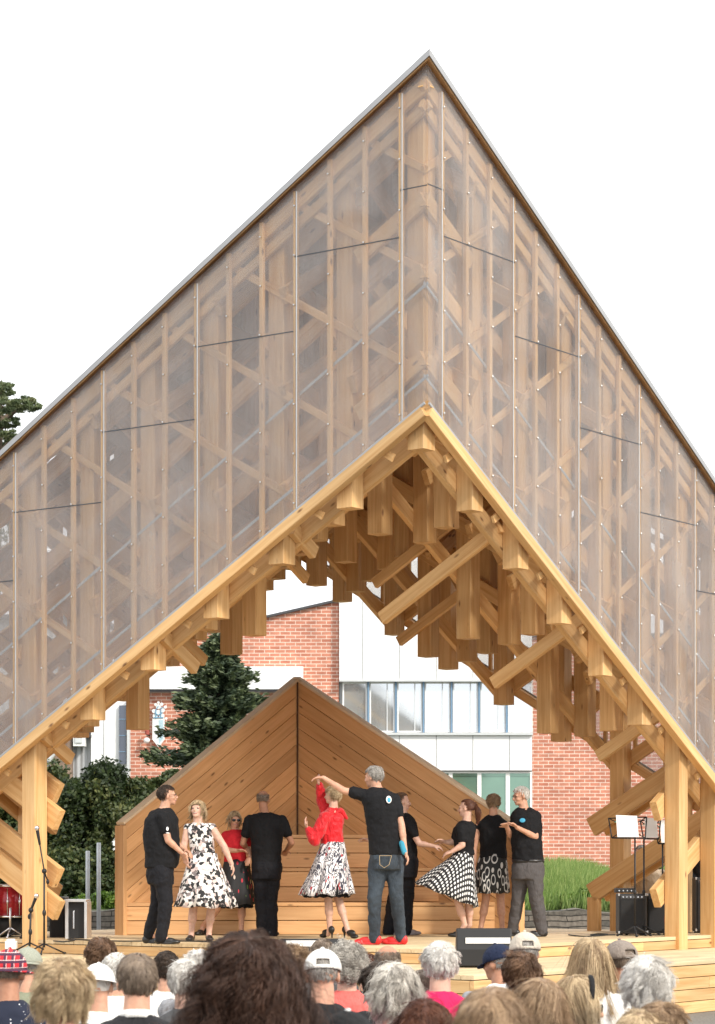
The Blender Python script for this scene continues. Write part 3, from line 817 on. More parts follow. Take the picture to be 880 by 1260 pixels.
def shoe(root,ankle,toe,mat,name='shoe',heel=False,w=.043,h=.060,z0=DECK):
    ankle=Vector(ankle);toe=Vector(toe); b=MB(); d=Vector((toe.x-ankle.x,toe.y-ankle.y,0)); L=max(d.length,.001); d/=L; L=max(L,.17)
    if mat=='shoe_red': w,h,L=.045,.072,.20
    hz=.055 if heel else 0; bs=Vector((ankle.x,ankle.y,z0+hz)) if ankle.z<z0+.3 else Vector((ankle.x,ankle.y,ankle.z-.10))
    te=Vector((ankle.x,ankle.y,0))+d*L; te.z=(z0 if ankle.z<z0+.3 else ankle.z-.14)
    s=Vector((-d.y,d.x,0)); Rm=Matrix((d,s,UP)).transposed()
    b.ell(bs-d*.035+UP*h*.7,(.045,w*.8,h*.75),Rm); b.ell(bs+(te-bs)*.45+UP*h*.55,(L*.45,w*.85,h*.62),Rm); b.ell(te-d*.03+UP*h*.42,(.06,w,h*.42),Rm)
    if not heel: b.ell(bs+(te-bs)*.42+UP*.010,(L*.62,w*.95,.014),Rm)
    else: caps(b,bs-d*.05+UP*.02,bs-d*.045-UP*(hz-.006),.014,.009)
    me=remesh(b.mesh(name),.007,2); return link(name,me,M[mat],root)
def skirt(root,rings,mat,name='skirt',folds=9,amp=.10,n=96,phase=0,tiltfn=None,inner=None):
    """rings: (centre, half width, half depth, tilt of the ring across x)"""
    V=[];UVs=[];m=len(rings); vlen=0
    R_=[]
    for i,(c,hw,hd,tl) in enumerate(rings):
        t=i/(m-1); c=Vector(c); 
        for k in range(n):
            a=2*math.pi*k/n; f=1+amp*t**1.3*(math.sin(folds*a+phase)+.45*math.sin((folds*1.7+1)*a+phase*2.3))
            V.append((c.x+math.cos(a)*hw*f,c.y+math.sin(a)*hd*f,c.z+math.cos(a)*tl+amp*.12*t*math.sin(folds*a+phase+1)))
        if i: vlen+=(Vector(rings[i][0])-Vector(rings[i-1][0])).length+abs(rings[i][1]-rings[i-1][1])*.5
        R_.append(vlen)
    Fc=[(i*n+k,i*n+(k+1)%n,(i+1)*n+(k+1)%n,(i+1)*n+k) for i in range(m-1) for k in range(n)]
    me=bpy.data.meshes.new(name); me.from_pydata([tuple(v) for v in V],[],Fc)
    uv=me.uv_layers.new(name='UVMap'); per=2*math.pi*.24
    cir=[]
    for f_i,f in enumerate(Fc):
        i,k=divmod(f_i,n); W0=[rings[i][1]+rings[i][2],rings[i+1][1]+rings[i+1][2]]
        for li,(kk,ii) in enumerate(((k,i),(k+1,i),(k+1,i+1),(k,i+1))):
            rr=(rings[ii][1]+rings[ii][2])*.5; rr=.20+R_[ii]; an=2*math.pi*kk/n; uv.data[f_i*4+li].uv=(rr*math.cos(an)*.8,rr*math.sin(an)*.8)
    me.polygons.foreach_set('use_smooth',[True]*len(Fc)); me.update()
    o=link(name,me,M[mat],root); md=o.modifiers.new('t','SOLIDIFY'); md.thickness=.005; md.offset=0
    return o

def dancer(label,d,feet,head,hs,yaw,pitch,hair,torso,shirt,arms,legs,trousers=None,skirt_=None,skin='skin',smile=1,group='couples dancing on the stage',shoes=('shoe','shoe'),glass=None,sleeve='short',extra=None,sleevecol=None,roll=0):
    """every measure below is (x px, y px, metres nearer(-)/farther(+)) on the photograph at distance d"""
    Q=lambda p: W(p[0],p[1],d+(p[2] if len(p)>2 else 0))
    root=empty('person',W(feet[0],feet[1],d),label,'person',group); root.location.z=DECK
    px=d/F
    c=Q(head); Rm=headframe(R(yaw),R(pitch),R(roll)); body=MB(); headgeo(body,c,Rm,hs)
    # neck and trunk
    tr=torso          # list of (x,y,half width px, half depth m, dy)
    nk=Q((tr[0][0],tr[0][1]+3,tr[0][4]))
    caps(body,c+Rm@Vector((0,-.018,-.05))*hs,nk,.054*hs,.060*hs)
    rings=[(Q((x,y,dy)),hw*px*.90,hd*.90,0) for x,y,hw,hd,dy in tr]
    loft(body,rings)
    sh=MB(); loft(sh,[(Q((x,y,dy)),hw*px,hd,0) for x,y,hw,hd,dy in tr])
    for A in arms:
        S_,E_,Wr=Q(A['s']),Q(A['e']),Q(A['w'])
        limb(body,[S_,E_,Wr],[.046,.037,.025]); caps(body,S_+(E_-S_)*.1,S_+(E_-S_)*.6,.048,.043); caps(body,E_,E_+(Wr-E_)*.4,.038,.036)
        hd_=Q(A['h'])-Wr; hand(body,Wr,hd_,Vector(A.get('n',(0,-.4,-1))),.95,A.get('c',.45))
        if sleeve=='short' and not A.get('bare'):
            caps(sh,S_,S_+(E_-S_)*.55,.066,.060)
        elif sleeve=='long' and not A.get('bare'):
            limb(sh,[S_,E_,E_+(Wr-E_)*.9],[.070,.072,.042]); caps(sh,E_,E_+(Wr-E_)*.5,.074,.060)
        else: caps(sh,S_+(nk-S_)*.25,S_+(E_-S_)*.02,.040,.050)
        # skin above the elbow joins under the sleeve
    hip=tr[-1]
    bare=trousers is None
    tm=MB()
    for Lg in legs:
        H,K,A_=Q(Lg['h']),Q(Lg['k']),Q(Lg['a'])
        if bare:
            limb(body,[H,K,A_],[.075,.048,.031]); caps(body,K+(A_-K)*.12,K+(A_-K)*.5,.047,.050)
        else:
            limb(body,[H,K,A_],[.060,.045,.034])
            r=Lg.get('r',(.092,.068,.062)); limb(tm,[H,K,A_+(A_-K).normalized()*.035],[r[0],r[1]*.95,r[2]*.86]); caps(tm,H,H+(K-H)*.4,r[0]*1.05,r[0]*.95)
        # foot inside the shoe
        T=Q(Lg['t']); caps(body,A_,A_+(T-A_)*.55-UP*.02,.034,.026)
        sc=Lg.get('heel',False); shoe(root,A_,T,shoes[0],heel=sc)
    if trousers:
        ht=trousers.get('top'); loft(tm,[(Q((x,y,dy)),hw*px,hd,0) for x,y,hw,hd,dy in ht])
        garment(root,'trousers',tm,M[trousers['mat']])
    build_body(root,body,skin,c,Rm,hs,smile)
    garment(root,{'short':'shirt','long':'blouse','none':'top'}[sleeve],sh,M[shirt])
    if skirt_:
        skirt(root,[(Q((x,y,dy)),hw*px,hd,tl) for x,y,hw,hd,dy,tl in skirt_['r']],skirt_['mat'],folds=skirt_.get('f',9),amp=skirt_.get('a',.1),phase=skirt_.get('p',0))
        if skirt_.get('pet'):
            skirt(root,[(Q((x,y+skirt_['pet'],dy)),hw*px*.88,hd*.88,tl) for x,y,hw,hd,dy,tl in skirt_['r'][1:]],'c_black',name='petticoat',folds=17,amp=.06,phase=1)
    hme=hair_mesh(c,Rm,hs,hair['style'],hair['len'],hair.get('n',650),hair.get('vol',1.0),hair.get('curl',.003),hair.get('rad',.0030),seed=abs(int(feet[0])))
    link('hair',hme,HM[hair['mat']],root)
    if hair['style']=='pony': link('ponytail',strands_to_mesh(ponytail(c,Rm,hs,hair.get('tail',.2),3,width=.022),.003,3),HM[hair['mat']],root)
    if glass: glasses(root,c,Rm,hs,glass=='dark','sunglasses' if glass=='dark' else 'glasses')
    if extra: extra(root,Q,c,Rm)
    return root
def mark(root,name,p,n,r,mat,sx=1.0,up=UP):
    b=MB(); n=Vector(n).normalized(); x=Vector(up).cross(n).normalized(); y=n.cross(x); Rm=Matrix((x,y,n)).transposed()
    b.ell(Vector(p),(r*sx,r,.004),Rm); return b.build(name,M[mat],root,True)
# ================= the dancers =================
def fd(y): return .82*F/(y-YH)
def sleeve_mark(root,Q,c,Rm): mark(root,'sleeve_print',Q((206.0,1020,-.262)),(.1,-1,.05),.022,'white_mark',.6); mark(root,'sleeve_print',Q((206.3,1025,-.266)),(.1,-1,.05),.006,'white_mark',3.2)
d1=25.6
dancer('dark-haired man in black polo with white sleeve print, leftmost of the dancers',d1,(199,1163),(206,979.5),.95,-82,6,
 dict(mat='dark',style='short',len=.035),
 [(202,994,7,.06,0),(200,999,14,.13,0),(199,1008,20,.19,0),(198,1022,22,.20,0),(199,1040,22,.19,0),(200,1055,21,.18,0),(198,1068,19,.17,0)],'c_black',
 [dict(s=(200,1005,-.17),e=(207,1034,-.20),w=(223,1049,-.16),h=(231,1060,-.12),n=(.3,0,-1)),dict(s=(200,1005,.16),e=(212,1034,.20),w=(228,1046,.16),h=(236,1051,.10))],
 [dict(h=(198,1071,-.08),k=(204,1110,-.09),a=(199,1150,-.10),t=(215,1162,-.10),r=(.105,.080,.072)),dict(h=(197,1071,.09),k=(194,1110,.10),a=(184,1146,.14),t=(196,1157,.14),r=(.10,.074,.066))],
 dict(mat='c_black2',top=[(198,1060,16,.15,0),(197,1076,17,.155,0),(198,1088,16,.14,0)]),glass='clear',extra=sleeve_mark)
d2=26.6
dancer('woman in sleeveless black and white floral dress with blonde bob, face lifted',d2,(247,1158),(243,997),.90,165,14,
 dict(mat='blonde',style='bob',len=.15,n=800,vol=1.06),
 [(244,1012,6,.05,0),(245,1017,11,.09,0),(246,1021,15,.12,0),(248,1034,15,.13,0),(249,1046,15,.12,0),(250,1057,16,.12,0),(251,1068,20,.15,0)],'floral',
 [dict(s=(260,1018,0),e=(276,1042,-.03),w=(285,1063,-.05),h=(288.5,1074,-.06),n=(-1,0,0),bare=1),dict(s=(232,1019,0),e=(226,1043,-.03),w=(229,1058,-.08),h=(231,1068,-.12),n=(1,0,0),bare=1)],
 [dict(h=(243,1080,0),k=(238,1115,0),a=(235.5,1149,-.02),t=(234,1161,-.10)),dict(h=(259,1080,0),k=(260,1116,0),a=(257,1149,0),t=(258,1160,-.10))],
 None,dict(r=[(249.5,1050,17,.125,0,0),(250,1058,18,.14,0,0),(251,1072,23,.20,0,0),(252,1090,29,.27,0,0),(253,1104,33,.31,0,0),(253,1116,36,.34,0,-.01)],mat='floral',f=7,a=.09),sleeve='none',skin='skin_pale')
d3=28.6
dancer('blonde woman in red top, sunglasses and flowered black skirt, half hidden behind the floral dress',d3,(290,1150),(289,1009),.88,195,-3,
 dict(mat='blonde',style='bob',len=.13,n=700),
 [(290,1021,6,.05,0),(290,1026,12,.10,0),(290,1031,16,.13,0),(290,1042,15,.13,0),(290,1052,13,.12,0),(291,1062,15,.13,0)],'c_red2',
 [dict(s=(279,1029,0),e=(276,1046,-.10),w=(292,1047,-.22),h=(303,1046,-.25)),dict(s=(301,1029,0),e=(305,1046,-.05),w=(308,1054,-.18),h=(304,1060,-.25))],
 [dict(h=(297,1075,0),k=(298,1112,0),a=(297,1140,0),t=(298,1150,-.12)),dict(h=(284,1075,0),k=(272,1112,-.05),a=(250,1140,.2),t=(246,1149,.12))],
 None,dict(r=[(291,1057,14,.12,0,0),(291,1064,16,.15,0,0),(291,1080,18,.20,0,0),(291,1098,20,.24,0,0),(291,1113,22,.27,0,0)],mat='redflower',f=6,a=.08,pet=4),glass='dark',sleeve='short',skin='skin')
d4=28.4
dancer('shaven-headed man in black t-shirt and black trousers with his back turned',d4,(328,1152),(324,984.5),.93,-12,-4,
 dict(mat='greybrown',style='bald',len=.012,n=500,rad=.002),
 [(326,1000,7,.06,0),(327,1003,16,.10,0),(327,1008,21,.13,0),(328,1022,21,.15,0),(328,1038,19,.14,0),(328,1052,18,.13,0),(328,1064,18,.14,0)],'c_black',
 [dict(s=(307,1010,0),e=(299,1038,.05),w=(306,1046,.25),h=(308,1047,.36)),dict(s=(347,1010,0),e=(359,1037,.05),w=(352,1047,.22),h=(350,1049,.34))],
 [dict(h=(320,1066,0),k=(322,1108,-.02),a=(324,1143,0),t=(322,1151,.12),r=(.098,.082,.090)),dict(h=(337,1066,0),k=(333,1108,0),a=(334,1144,0),t=(338,1152,.10),r=(.098,.082,.088))],
 dict(mat='c_black2',top=[(328,1056,17.5,.13,0),(328,1068,18.5,.15,0),(328,1082,18,.14,0)]),skin='skin_tan')
d5=27.6
def scarf(root,Q,c,Rm):
    b=MB(); limb(b,[Q((413,1001,-.1)),Q((419,997,-.05)),Q((422,1003,-.02)),Q((427,1007,-.02))],[.02,.032,.034,.02]); garment(root,'scarf',b,M['c_red'],.009)
dancer('blonde woman in long-sleeved red blouse and white swirl skirt, one arm raised',d5,(416,1154),(409.5,979),.90,62,4,
 dict(mat='blonde',style='short',len=.07,n=900,vol=1.05,curl=.006),
 [(410,994,6,.05,0),(409,1000,12,.10,0),(408,1006,16,.13,0),(407,1018,15,.13,0),(408,1030,14,.12,0),(409,1040,14,.12,0)],'c_red',
 [dict(s=(403,1003,.10),e=(397,983,.16),w=(393,965,.10),h=(390,957,.04),n=(1,0,0)),dict(s=(400,1006,-.12),e=(387,1033,-.16),w=(379,1020,-.14),h=(375,1012,-.12),n=(1,0,.2))],
 [dict(h=(404,1060,0),k=(404,1103,-.02),a=(406,1143,0),t=(402,1152,.06),heel=1),dict(h=(414,1060,0),k=(416,1105,.02),a=(427,1141,-.05),t=(431,1153,-.10),heel=1)],
 None,dict(r=[(409.5,1036,14,.12,0,0),(409,1044,16,.15,0,0),(407,1060,20,.22,0,0),(405,1078,25,.27,0,0),(403,1092,29,.31,0,.0),(402,1101,31,.33,0,.0)],mat='scribble',f=7,a=.12,pet=3),sleeve='long',skin='skin_pale',extra=scarf)
d6=25.3
def logo6(root,Q,c,Rm):
    mark(root,'back_print',Q((478.5,984,-.168)),(.25,-1,.1),.040,'white_mark',.75); mark(root,'back_print',Q((478.8,984.3,-.1705)),(.25,-1,.1),.026,'blue_mark',.75)
    b=MB(); caps(b,Q((495,1038,-.12)),Q((498,1049,-.14)),.036,.031); garment(root,'wristband',b,M['cyan_cloth'],.009,3,0)
    # back pocket stitching
    b=MB(); pts=[Q((467,1053,-.185)),Q((467.5,1064,-.195)),Q((473,1068,-.20)),Q((479,1064,-.195)),Q((482,1053,-.185))]; b.tube(pts,.0028,5); b.tube([pts[0],pts[-1]],.0028,5); b.build('pocket_stitching',M['stitch'],root)
M['stitch']=plain('ochre stitching',(.42,.30,.16),.8)
dancer('tall grey-haired man in black t-shirt, dark jeans and bright red shoes',d6,(470,1163),(460,956.5),.97,58,-2,
 dict(mat='grey',style='short',len=.045,n=800),
 [(464,969,8,.07,0),(465,974,17,.12,0),(467,980,23,.16,0),(470,996,22,.17,0),(472,1015,21,.16,0),(474,1035,20,.155,0),(474,1052,20,.16,0)],'c_black',
 [dict(s=(447,978,-.02),e=(423,973,-.04),w=(398,957,0),h=(389,957,.02),n=(0,0,-1)),dict(s=(485,984,-.02),e=(494,1015,-.08),w=(499,1050,-.14),h=(504,1062,-.18),n=(-1,0,0))],
 [dict(h=(466,1062,0),k=(461,1105,-.04),a=(461,1151,0),t=(444,1160,.06),r=(.102,.076,.066)),dict(h=(484,1060,.02),k=(488,1102,-.02),a=(493,1149,.08),t=(479,1158,.12),r=(.102,.075,.066))],
 dict(mat='denim',top=[(474,1046,18.5,.15,0),(474,1058,19.5,.16,0),(475,1070,19.5,.155,0)]),shoes=('shoe_red','shoe_red'),extra=logo6)
d7=28.8
dancer('woman in plain black top and wide trousers, behind the man with red shoes',d7,(492,1150),(495,987),.93,-78,2,
 dict(mat='brown',style='pony',len=.10,n=700,tail=.04),
 [(497,1001,6,.055,0),(497,1006,11,.11,0),(499,1013,14,.16,0),(500,1026,15,.16,0),(499,1040,14,.15,0),(499,1054,15,.15,0)],'c_black',
 [dict(s=(501,1012,-.14),e=(516,1038,-.18),w=(533,1041,-.16),h=(541,1042,-.14),n=(0,.5,-1)),dict(s=(496,1012,.14),e=(464,1034,.10),w=(452,1034,.0),h=(446,1032,-.05))],
 [dict(h=(501,1062,0),k=(500,1105,0),a=(498,1142,0),t=(508,1149,.0),r=(.11,.095,.10)),dict(h=(494,1062,.02),k=(486,1105,.05),a=(479,1142,.1),t=(488,1149,.1),r=(.11,.09,.09))],
 dict(mat='c_black2',top=[(499,1048,14,.14,0),(498,1062,17,.17,0),(497,1080,16,.16,0)]),shoes=('shoe_grey','shoe_grey'),skin='skin_pale')
d8=28.0
dancer('woman with brown ponytail in black top and flaring polka dot skirt',d8,(568,1152),(574,995),.90,72,3,
 dict(mat='auburn',style='pony',len=.13,n=800,tail=.24),
 [(574,1010,6,.05,0),(573,1014,11,.11,0),(572,1020,14,.15,0),(571,1032,13,.15,0),(571,1043,12,.13,0),(571,1052,13,.13,0)],'c_black',
 [dict(s=(568,1020,-.13),e=(569,1040,-.16),w=(556,1048,-.16),h=(549,1050,-.14),n=(0,.5,-1)),dict(s=(567,1020,.13),e=(557,1037,.16),w=(548,1036,.14),h=(541,1034,.12),n=(0,-.5,-1))],
 [dict(h=(567,1075,0),k=(564,1110,-.05),a=(572,1138,-.02),t=(562,1149,.0)),dict(h=(575,1075,.02),k=(577,1110,.02),a=(578,1138,.06),t=(570,1147,.1))],
 None,dict(r=[(571,1047,11,.12,0,0),(569,1056,14,.16,0,-.02),(564,1069,20,.22,0,-.06),(558,1082,27,.28,0,-.10),(553,1093,33,.32,0,-.12),(549,1102,37,.34,0,-.14)],mat='polka',f=8,a=.07),skin='skin_pale')
M['sock']=M['c_black']
d9=28.6
dancer('short-haired woman in sleeveless black top and ring patterned skirt, back turned',d9,(604,1151),(607,988.5),.90,8,-2,
 dict(mat='lightbrown',style='short',len=.07,n=900,vol=1.04,curl=.006),
 [(607,1003,6,.05,0),(607,1008,13,.09,0),(607,1013,19,.12,0),(607,1026,17,.13,0),(607,1042,16,.12,0),(607,1056,17,.13,0)],'c_black',
 [dict(s=(588,1018,0),e=(583,1046,0),w=(584,1062,-.03),h=(584.5,1072,-.03),n=(1,0,0),bare=1),dict(s=(627,1018,0),e=(631,1036,.10),w=(633,1030,.28),h=(636,1026,.36),n=(0,0,-1),bare=1)],
 [dict(h=(600,1075,0),k=(598,1106,0),a=(592,1141,0),t=(590,1150,.10)),dict(h=(614,1075,0),k=(616,1106,0),a=(618,1142,0),t=(620,1151,.10))],
 None,dict(r=[(607,1051,16,.12,0,0),(606,1060,18,.15,0,0),(605,1074,20,.18,0,0),(605,1088,21,.20,0,0),(604.5,1099,22,.22,0,0)],mat='rings',f=8,a=.06),sleeve='none',skin='skin')
d10=28.2
def logo10(root,Q,c,Rm):
    mark(root,'chest_print',Q((643,1009.5,-.175)),(-.2,-1,.1),.026,'blue_mark',1.3)
    b=MB(); loft(b,[(Q((650,1057.5,0)),20*d10/F,.158,0),(Q((650,1061.5,0)),20*d10/F,.158,0)]); b.build('belt',M['shoe'],root,True)
dancer('grey-haired man with glasses, black polo and grey trousers, rightmost of the dancers',d10,(652,1150),(641,980),.96,112,-6,
 dict(mat='white',style='short',len=.04,n=800),
 [(645,994,8,.06,0),(646,999,15,.12,0),(647,1005,19,.15,0),(648,1018,19,.17,0),(648,1034,19,.165,0),(649,1048,19,.16,0),(650,1060,19,.155,0)],'c_black',
 [dict(s=(659,1005,-.05),e=(659,1030,-.12),w=(636,1018,-.28),h=(628,1010,-.34),n=(-.3,0,-1)),dict(s=(636,1006,.02),e=(628,1028,.02),w=(624,1018,-.12),h=(620,1012,-.2))],
 [dict(h=(657,1066,-.04),k=(660,1104,-.06),a=(666,1141,-.02),t=(657,1150,-.02),r=(.115,.088,.078)),dict(h=(642,1066,.05),k=(638,1104,.06),a=(632,1139,.12),t=(622,1148,.14),r=(.11,.082,.074))],
 dict(mat='c_grey',top=[(650,1060,18.5,.15,0),(650,1070,20,.17,0),(649,1082,19,.16,0)]),glass='clear',extra=logo10,skin='skin')
# ================= background =================
def mat_brick():
    m,nt,b=newmat('red brick'); tc=N(nt,'ShaderNodeTexCoord').outputs['Object']
    sp=N(nt,'ShaderNodeSeparateXYZ'); nt.links.new(tc,sp.inputs[0]); cb=N(nt,'ShaderNodeCombineXYZ'); nt.links.new(sp.outputs[0],cb.inputs[0]); nt.links.new(sp.outputs[2],cb.inputs[1])
    t=N(nt,'ShaderNodeTexBrick',inp={'Scale':1.0,'Mortar Size':.010,'Mortar Smooth':.3,'Bias':.0,'Brick Width':.27,'Row Height':.094}); t.offset=.5
    t.inputs['Color1'].default_value=(.54,.235,.16,1); t.inputs['Color2'].default_value=(.43,.16,.105,1); t.inputs['Mortar'].default_value=(.70,.58,.50,1)
    nt.links.new(cb.outputs[0],t.inputs['Vector'])
    n=noise(nt,tc,.7,4); n2=noise(nt,mapping(nt,tc,(3.7,3.7,10.6)),1,2)
    c=mix(nt,1.0,t.outputs[0],ramp(nt,n.outputs[0],[(.3,(.82,.82,.82)),(.7,(1.12,1.1,1.08))]),'MULTIPLY')
    c=mix(nt,1.0,c,ramp(nt,n2.outputs[0],[(.3,(.8,.8,.8)),(.7,(1.15,1.12,1.1))]),'MULTIPLY')
    nt.links.new(c,b.inputs['Base Color']); b.inputs['Roughness'].default_value=.9; bump(nt,b,t.outputs['Fac'],-.5,.01); return m
M['brick']=mat_brick()
def mat_panel():
    m,nt,b=newmat('white facade panels'); tc=N(nt,'ShaderNodeTexCoord').outputs['Object']; n=noise(nt,mapping(nt,tc,(.5,.5,.15)),1.4,4)
    c=ramp(nt,n.outputs[0],[(.3,(.74,.75,.76)),(.7,(.80,.80,.80))]); nt.links.new(c,b.inputs['Base Color']); b.inputs['Roughness'].default_value=.35; return m
M['panel']=mat_panel()
def mat_glass(name,c,rough=.04,tint=(.8,.85,.9),f=.55):
    m,nt,b=newmat(name); tc=N(nt,'ShaderNodeTexCoord').outputs['Object']; n=noise(nt,tc,.9,3)
    cc=mix(nt,1.0,c,ramp(nt,n.outputs[0],[(.35,(.75,.75,.75)),(.7,(1.2,1.2,1.2))]),'MULTIPLY')
    nt.links.new(cc,b.inputs['Base Color']); b.inputs['Roughness'].default_value=.5
    g=N(nt,'ShaderNodeBsdfGlossy',inp={0:rgba(tint),1:rough}); n3=noise(nt,tc,.5,2); bp=N(nt,'ShaderNodeBump',inp={'Strength':.06,'Distance':.05}); nt.links.new(n3.outputs[0],bp.inputs['Height']); nt.links.new(bp.outputs[0],g.inputs['Normal'])
    ms=N(nt,'ShaderNodeMixShader',inp={0:f}); nt.links.new(b.outputs[0],ms.inputs[1]); nt.links.new(g.outputs[0],ms.inputs[2]); nt.links.new(ms.outputs[0],nt.nodes['Material Output'].inputs[0]); return m
M['pane']=mat_glass('window glass',(.36,.38,.38)); M['pane_tree_reflection']=mat_glass('window glass painted with tree reflection',(.08,.17,.12),f=.22,tint=(.5,.7,.6)); M['pane_dark']=mat_glass('dark window glass',(.012,.02,.05),f=.1)  # green of the lower panes is a tree reflection put into the colour
M['bluebar']=plain('blue window bar',(.16,.27,.40),.5,.1,.05); M['greyframe']=plain('grey window frame',(.55,.57,.58),.5,.2,.05)
M['concrete']=plain('concrete',(.34,.32,.29),.9,0,.2,3,.3)
DB=64.0
def wx(x,d=DB): return (x-XC)/F*d
def wz(y,d=DB): return CZ+(YH-y)/F*d
bld=empty('brick_building',(wx(400),DB+4,-.3),'red brick building with white panelled bay and two rows of windows behind the stage','building')
def slab(x0,x1,y0,y1,d,th,mat,name,parent,ztop=None):
    b=MB(); X0,X1=wx(x0,d),wx(x1,d); Z0,Z1=wz(y1,d),wz(y0,d)
    b.box(((X0+X1)/2,d+th/2,(Z0+Z1)/2),(X1-X0,th,Z1-Z0)); return b.build(name,M[mat],parent)
# left brick wall with a sloping top
b=MB(); b.prism([(wx(153),DB,-.4),(wx(417),DB,-.4),(wx(417),DB,wz(740)),(wx(153),DB,wz(801))],(0,1,0),7); b.build('wall',M['brick'],bld)
b=MB(); b.prism([(wx(150),DB-.12,wz(801.5)),(wx(417.5),DB-.12,wz(740)),(wx(417.5),DB-.12,wz(737)),(wx(150),DB-.12,wz(798.5))],(0,1,0),7.2); b.build('coping',M['coping'],bld)
b=MB(); b.prism([(wx(655),DB,-.4),(wx(1150),DB,-.4),(wx(1150),DB,wz(782)),(wx(655),DB,wz(782))],(0,1,0),7); b.build('wall',M['brick'],bld)
slab(652,1153,779,783,DB-.1,7.2,'coping','coping',bld)
# white canopy band on the brick
slab(160,373,820,848,DB-.35,.34,'panel','fascia',bld); slab(160,373.5,848.2,851,DB-.30,.29,'coping','fascia_bottom_strip',bld)  # second slab: dark strip along the bottom edge of the band
# white bay
slab(417.6,654.8,690,837,DB-.25,6,'panel','panel_wall',bld)
slab(417.6,654.8,904,948,DB-.25,6,'panel','panel_wall',bld)
slab(417.6,654.8,1052,1150,DB-.25,6,'panel','panel_wall',bld)
slab(417.6,654.8,837.1,903.9,DB+.1,5,'greyframe','window_recess',bld)
slab(417.6,654.8,948.1,1051.9,DB+.1,5,'greyframe','window_recess',bld)
for x in (446.5,491.5,537,582,627):
    for (y0,y1) in ((690,836.5),(905,947.5)): slab(x-.28,x+.28,y0,y1,DB-.255,.004,'coping','panel_joint',bld)
for y in (765,): slab(417.8,654.6,y-.25,y+.25,DB-.256,.004,'greyframe','panel_joint',bld)
slab(417.6,656,836.2,838.6,DB-.34,.5,'greyframe','head_flashing',bld); slab(417.6,656,901.6,904.4,DB-.36,.5,'greyframe','window_sill',bld)
xs=[417.8,451,485,519,553.5,587.5,621.5,654.6]
for k,(a,c) in enumerate(zip(xs[:-1],xs[1:])):
    fr=slab(a+1.4,a+3.3,839,901.4,DB-.2,.12,'bluebar','window_bar',bld) if k else None
    b=MB(); d=DB-.12; x0,x1,y0,y1=a+3.8,c+.8,839.2,901.2
    for (p,q,r_,s_) in ((x0,x0+1.8,y0,y1),(x1-1.8,x1,y0,y1),(x0+1.8,x1-1.8,y0,y0+1.8),(x0+1.8,x1-1.8,y1-1.8,y1)):
        X0,X1=wx(p,d),wx(q,d); Z0,Z1=wz(s_,d),wz(r_,d); b.box(((X0+X1)/2,d+.03,(Z0+Z1)/2),(X1-X0,.06,Z1-Z0))
    w=b.build('window_frame',M['white'],bld)
    slab(x0+1.8,x1-1.8,y0+1.8,y1-1.8,d+.04,.01,'pane','pane',w)
    if k in (1,2,3,4,5): slab(x0+21,x0+22.4,y0+1.8,y1-1.8,d+.01,.03,'greyframe','blind_edge',w)
xs=[519,554.5,590,625,655]
for a,c in zip(xs[:-1],xs[1:]):
    b=MB(); d=DB-.12; x0,x1,y0,y1=a,c,949.5,1051
    for (p,q,r_,s_) in ((x0,x0+2.5,y0,y1),(x1-2.5,x1,y0,y1),(x0+2.5,x1-2.5,y0,y0+2),(x0+2.5,x1-2.5,y1-2,y1)):
        X0,X1=wx(p,d),wx(q,d); Z0,Z1=wz(s_,d),wz(r_,d); b.box(((X0+X1)/2,d+.03,(Z0+Z1)/2),(X1-X0,.06,Z1-Z0))
    w=b.build('window_frame',M['white'],bld)
    slab(x0+2.5,x1-2.5,y0+2,y1-2,d+.04,.01,'pane_tree_reflection','pane',w)
    slab(x0+2.5,x1-2.5,y0+2,y0+5.5,d+.01,.025,'pane_tree_reflection','blind',w)
# pennant shaped wall sign with a crest, and a wall lamp
M['signblue']=plain('pale blue enamel',(.40,.55,.62),.4,0,.12,20); M['signwhite']=plain('pale sign face',(.72,.76,.76),.45); M['signline']=plain('blue sign line',(.16,.34,.50),.5)
sg_=empty('wall_sign',(wx(195,DB-.15),DB-.15,wz(918)),'pale blue pointed wall sign with blue ornament on top, fixed to the brick wall','sign')
d=DB-.2
def flat(pts,dd,th,mat,name,par):
    b=MB(); b.prism([(wx(x,dd),dd,wz(y,dd)) for x,y in pts],(0,1,0),th); return b.build(name,M[mat],par)
flat([(187.5,884),(202.5,884),(202.5,910),(195,919.5),(187.5,910)],d,.08,'signwhite','sign_panel',sg_)
flat([(195.5,886),(200.8,886),(200.8,909),(195.5,915.5)],d-.01,.01,'signblue','sign_stripe',sg_)
b=MB()
for (x,y,r) in ((191,881,3.2),(199,881,3.4),(195,877,3.6),(189.5,875,2.6),(200,874,2.8),(195,869.5,3.0),(191.5,867,1.8),(199,866.5,2.0),(203.5,870,1.9),(204.5,884,1.6),(195,864.5,1.6)):
    b.lathe((wx(x,d),d,wz(y,d)),[(r*d/F,0),(r*d/F,.07)],12,axis=(0,1,0))
b.build('sign_ornament',M['signwhite'],sg_)
b=MB()
for pts in ([(192,884),(192,873),(195,869)],[(198,884),(198,872),(201,870)],[(190,877),(195,880),(200,877)],[(189,883),(201,883)]):
    b.tube([(wx(x,d-.01),d-.02,wz(y,d)) for x,y in pts],.014,6)
b.build('ornament_line',M['signline'],sg_)
wl=empty('wall_lamp',(wx(181),DB,wz(911)),'small white globe lamp with red cap on brick wall, left of the pale sign','lamp')
b=MB(); b.ell((wx(180.5,DB-.25),DB-.25,wz(911,DB-.25)),(.085,.085,.075)); b.build('globe',M['white'],wl,True)
b=MB(); b.lathe((wx(181,DB-.25),DB-.25,wz(904,DB-.25)),[(.05,0),(.06,.1),(.02,.13)],12); b.build('cap',plain('red lamp cap',(.35,.08,.06)),wl)
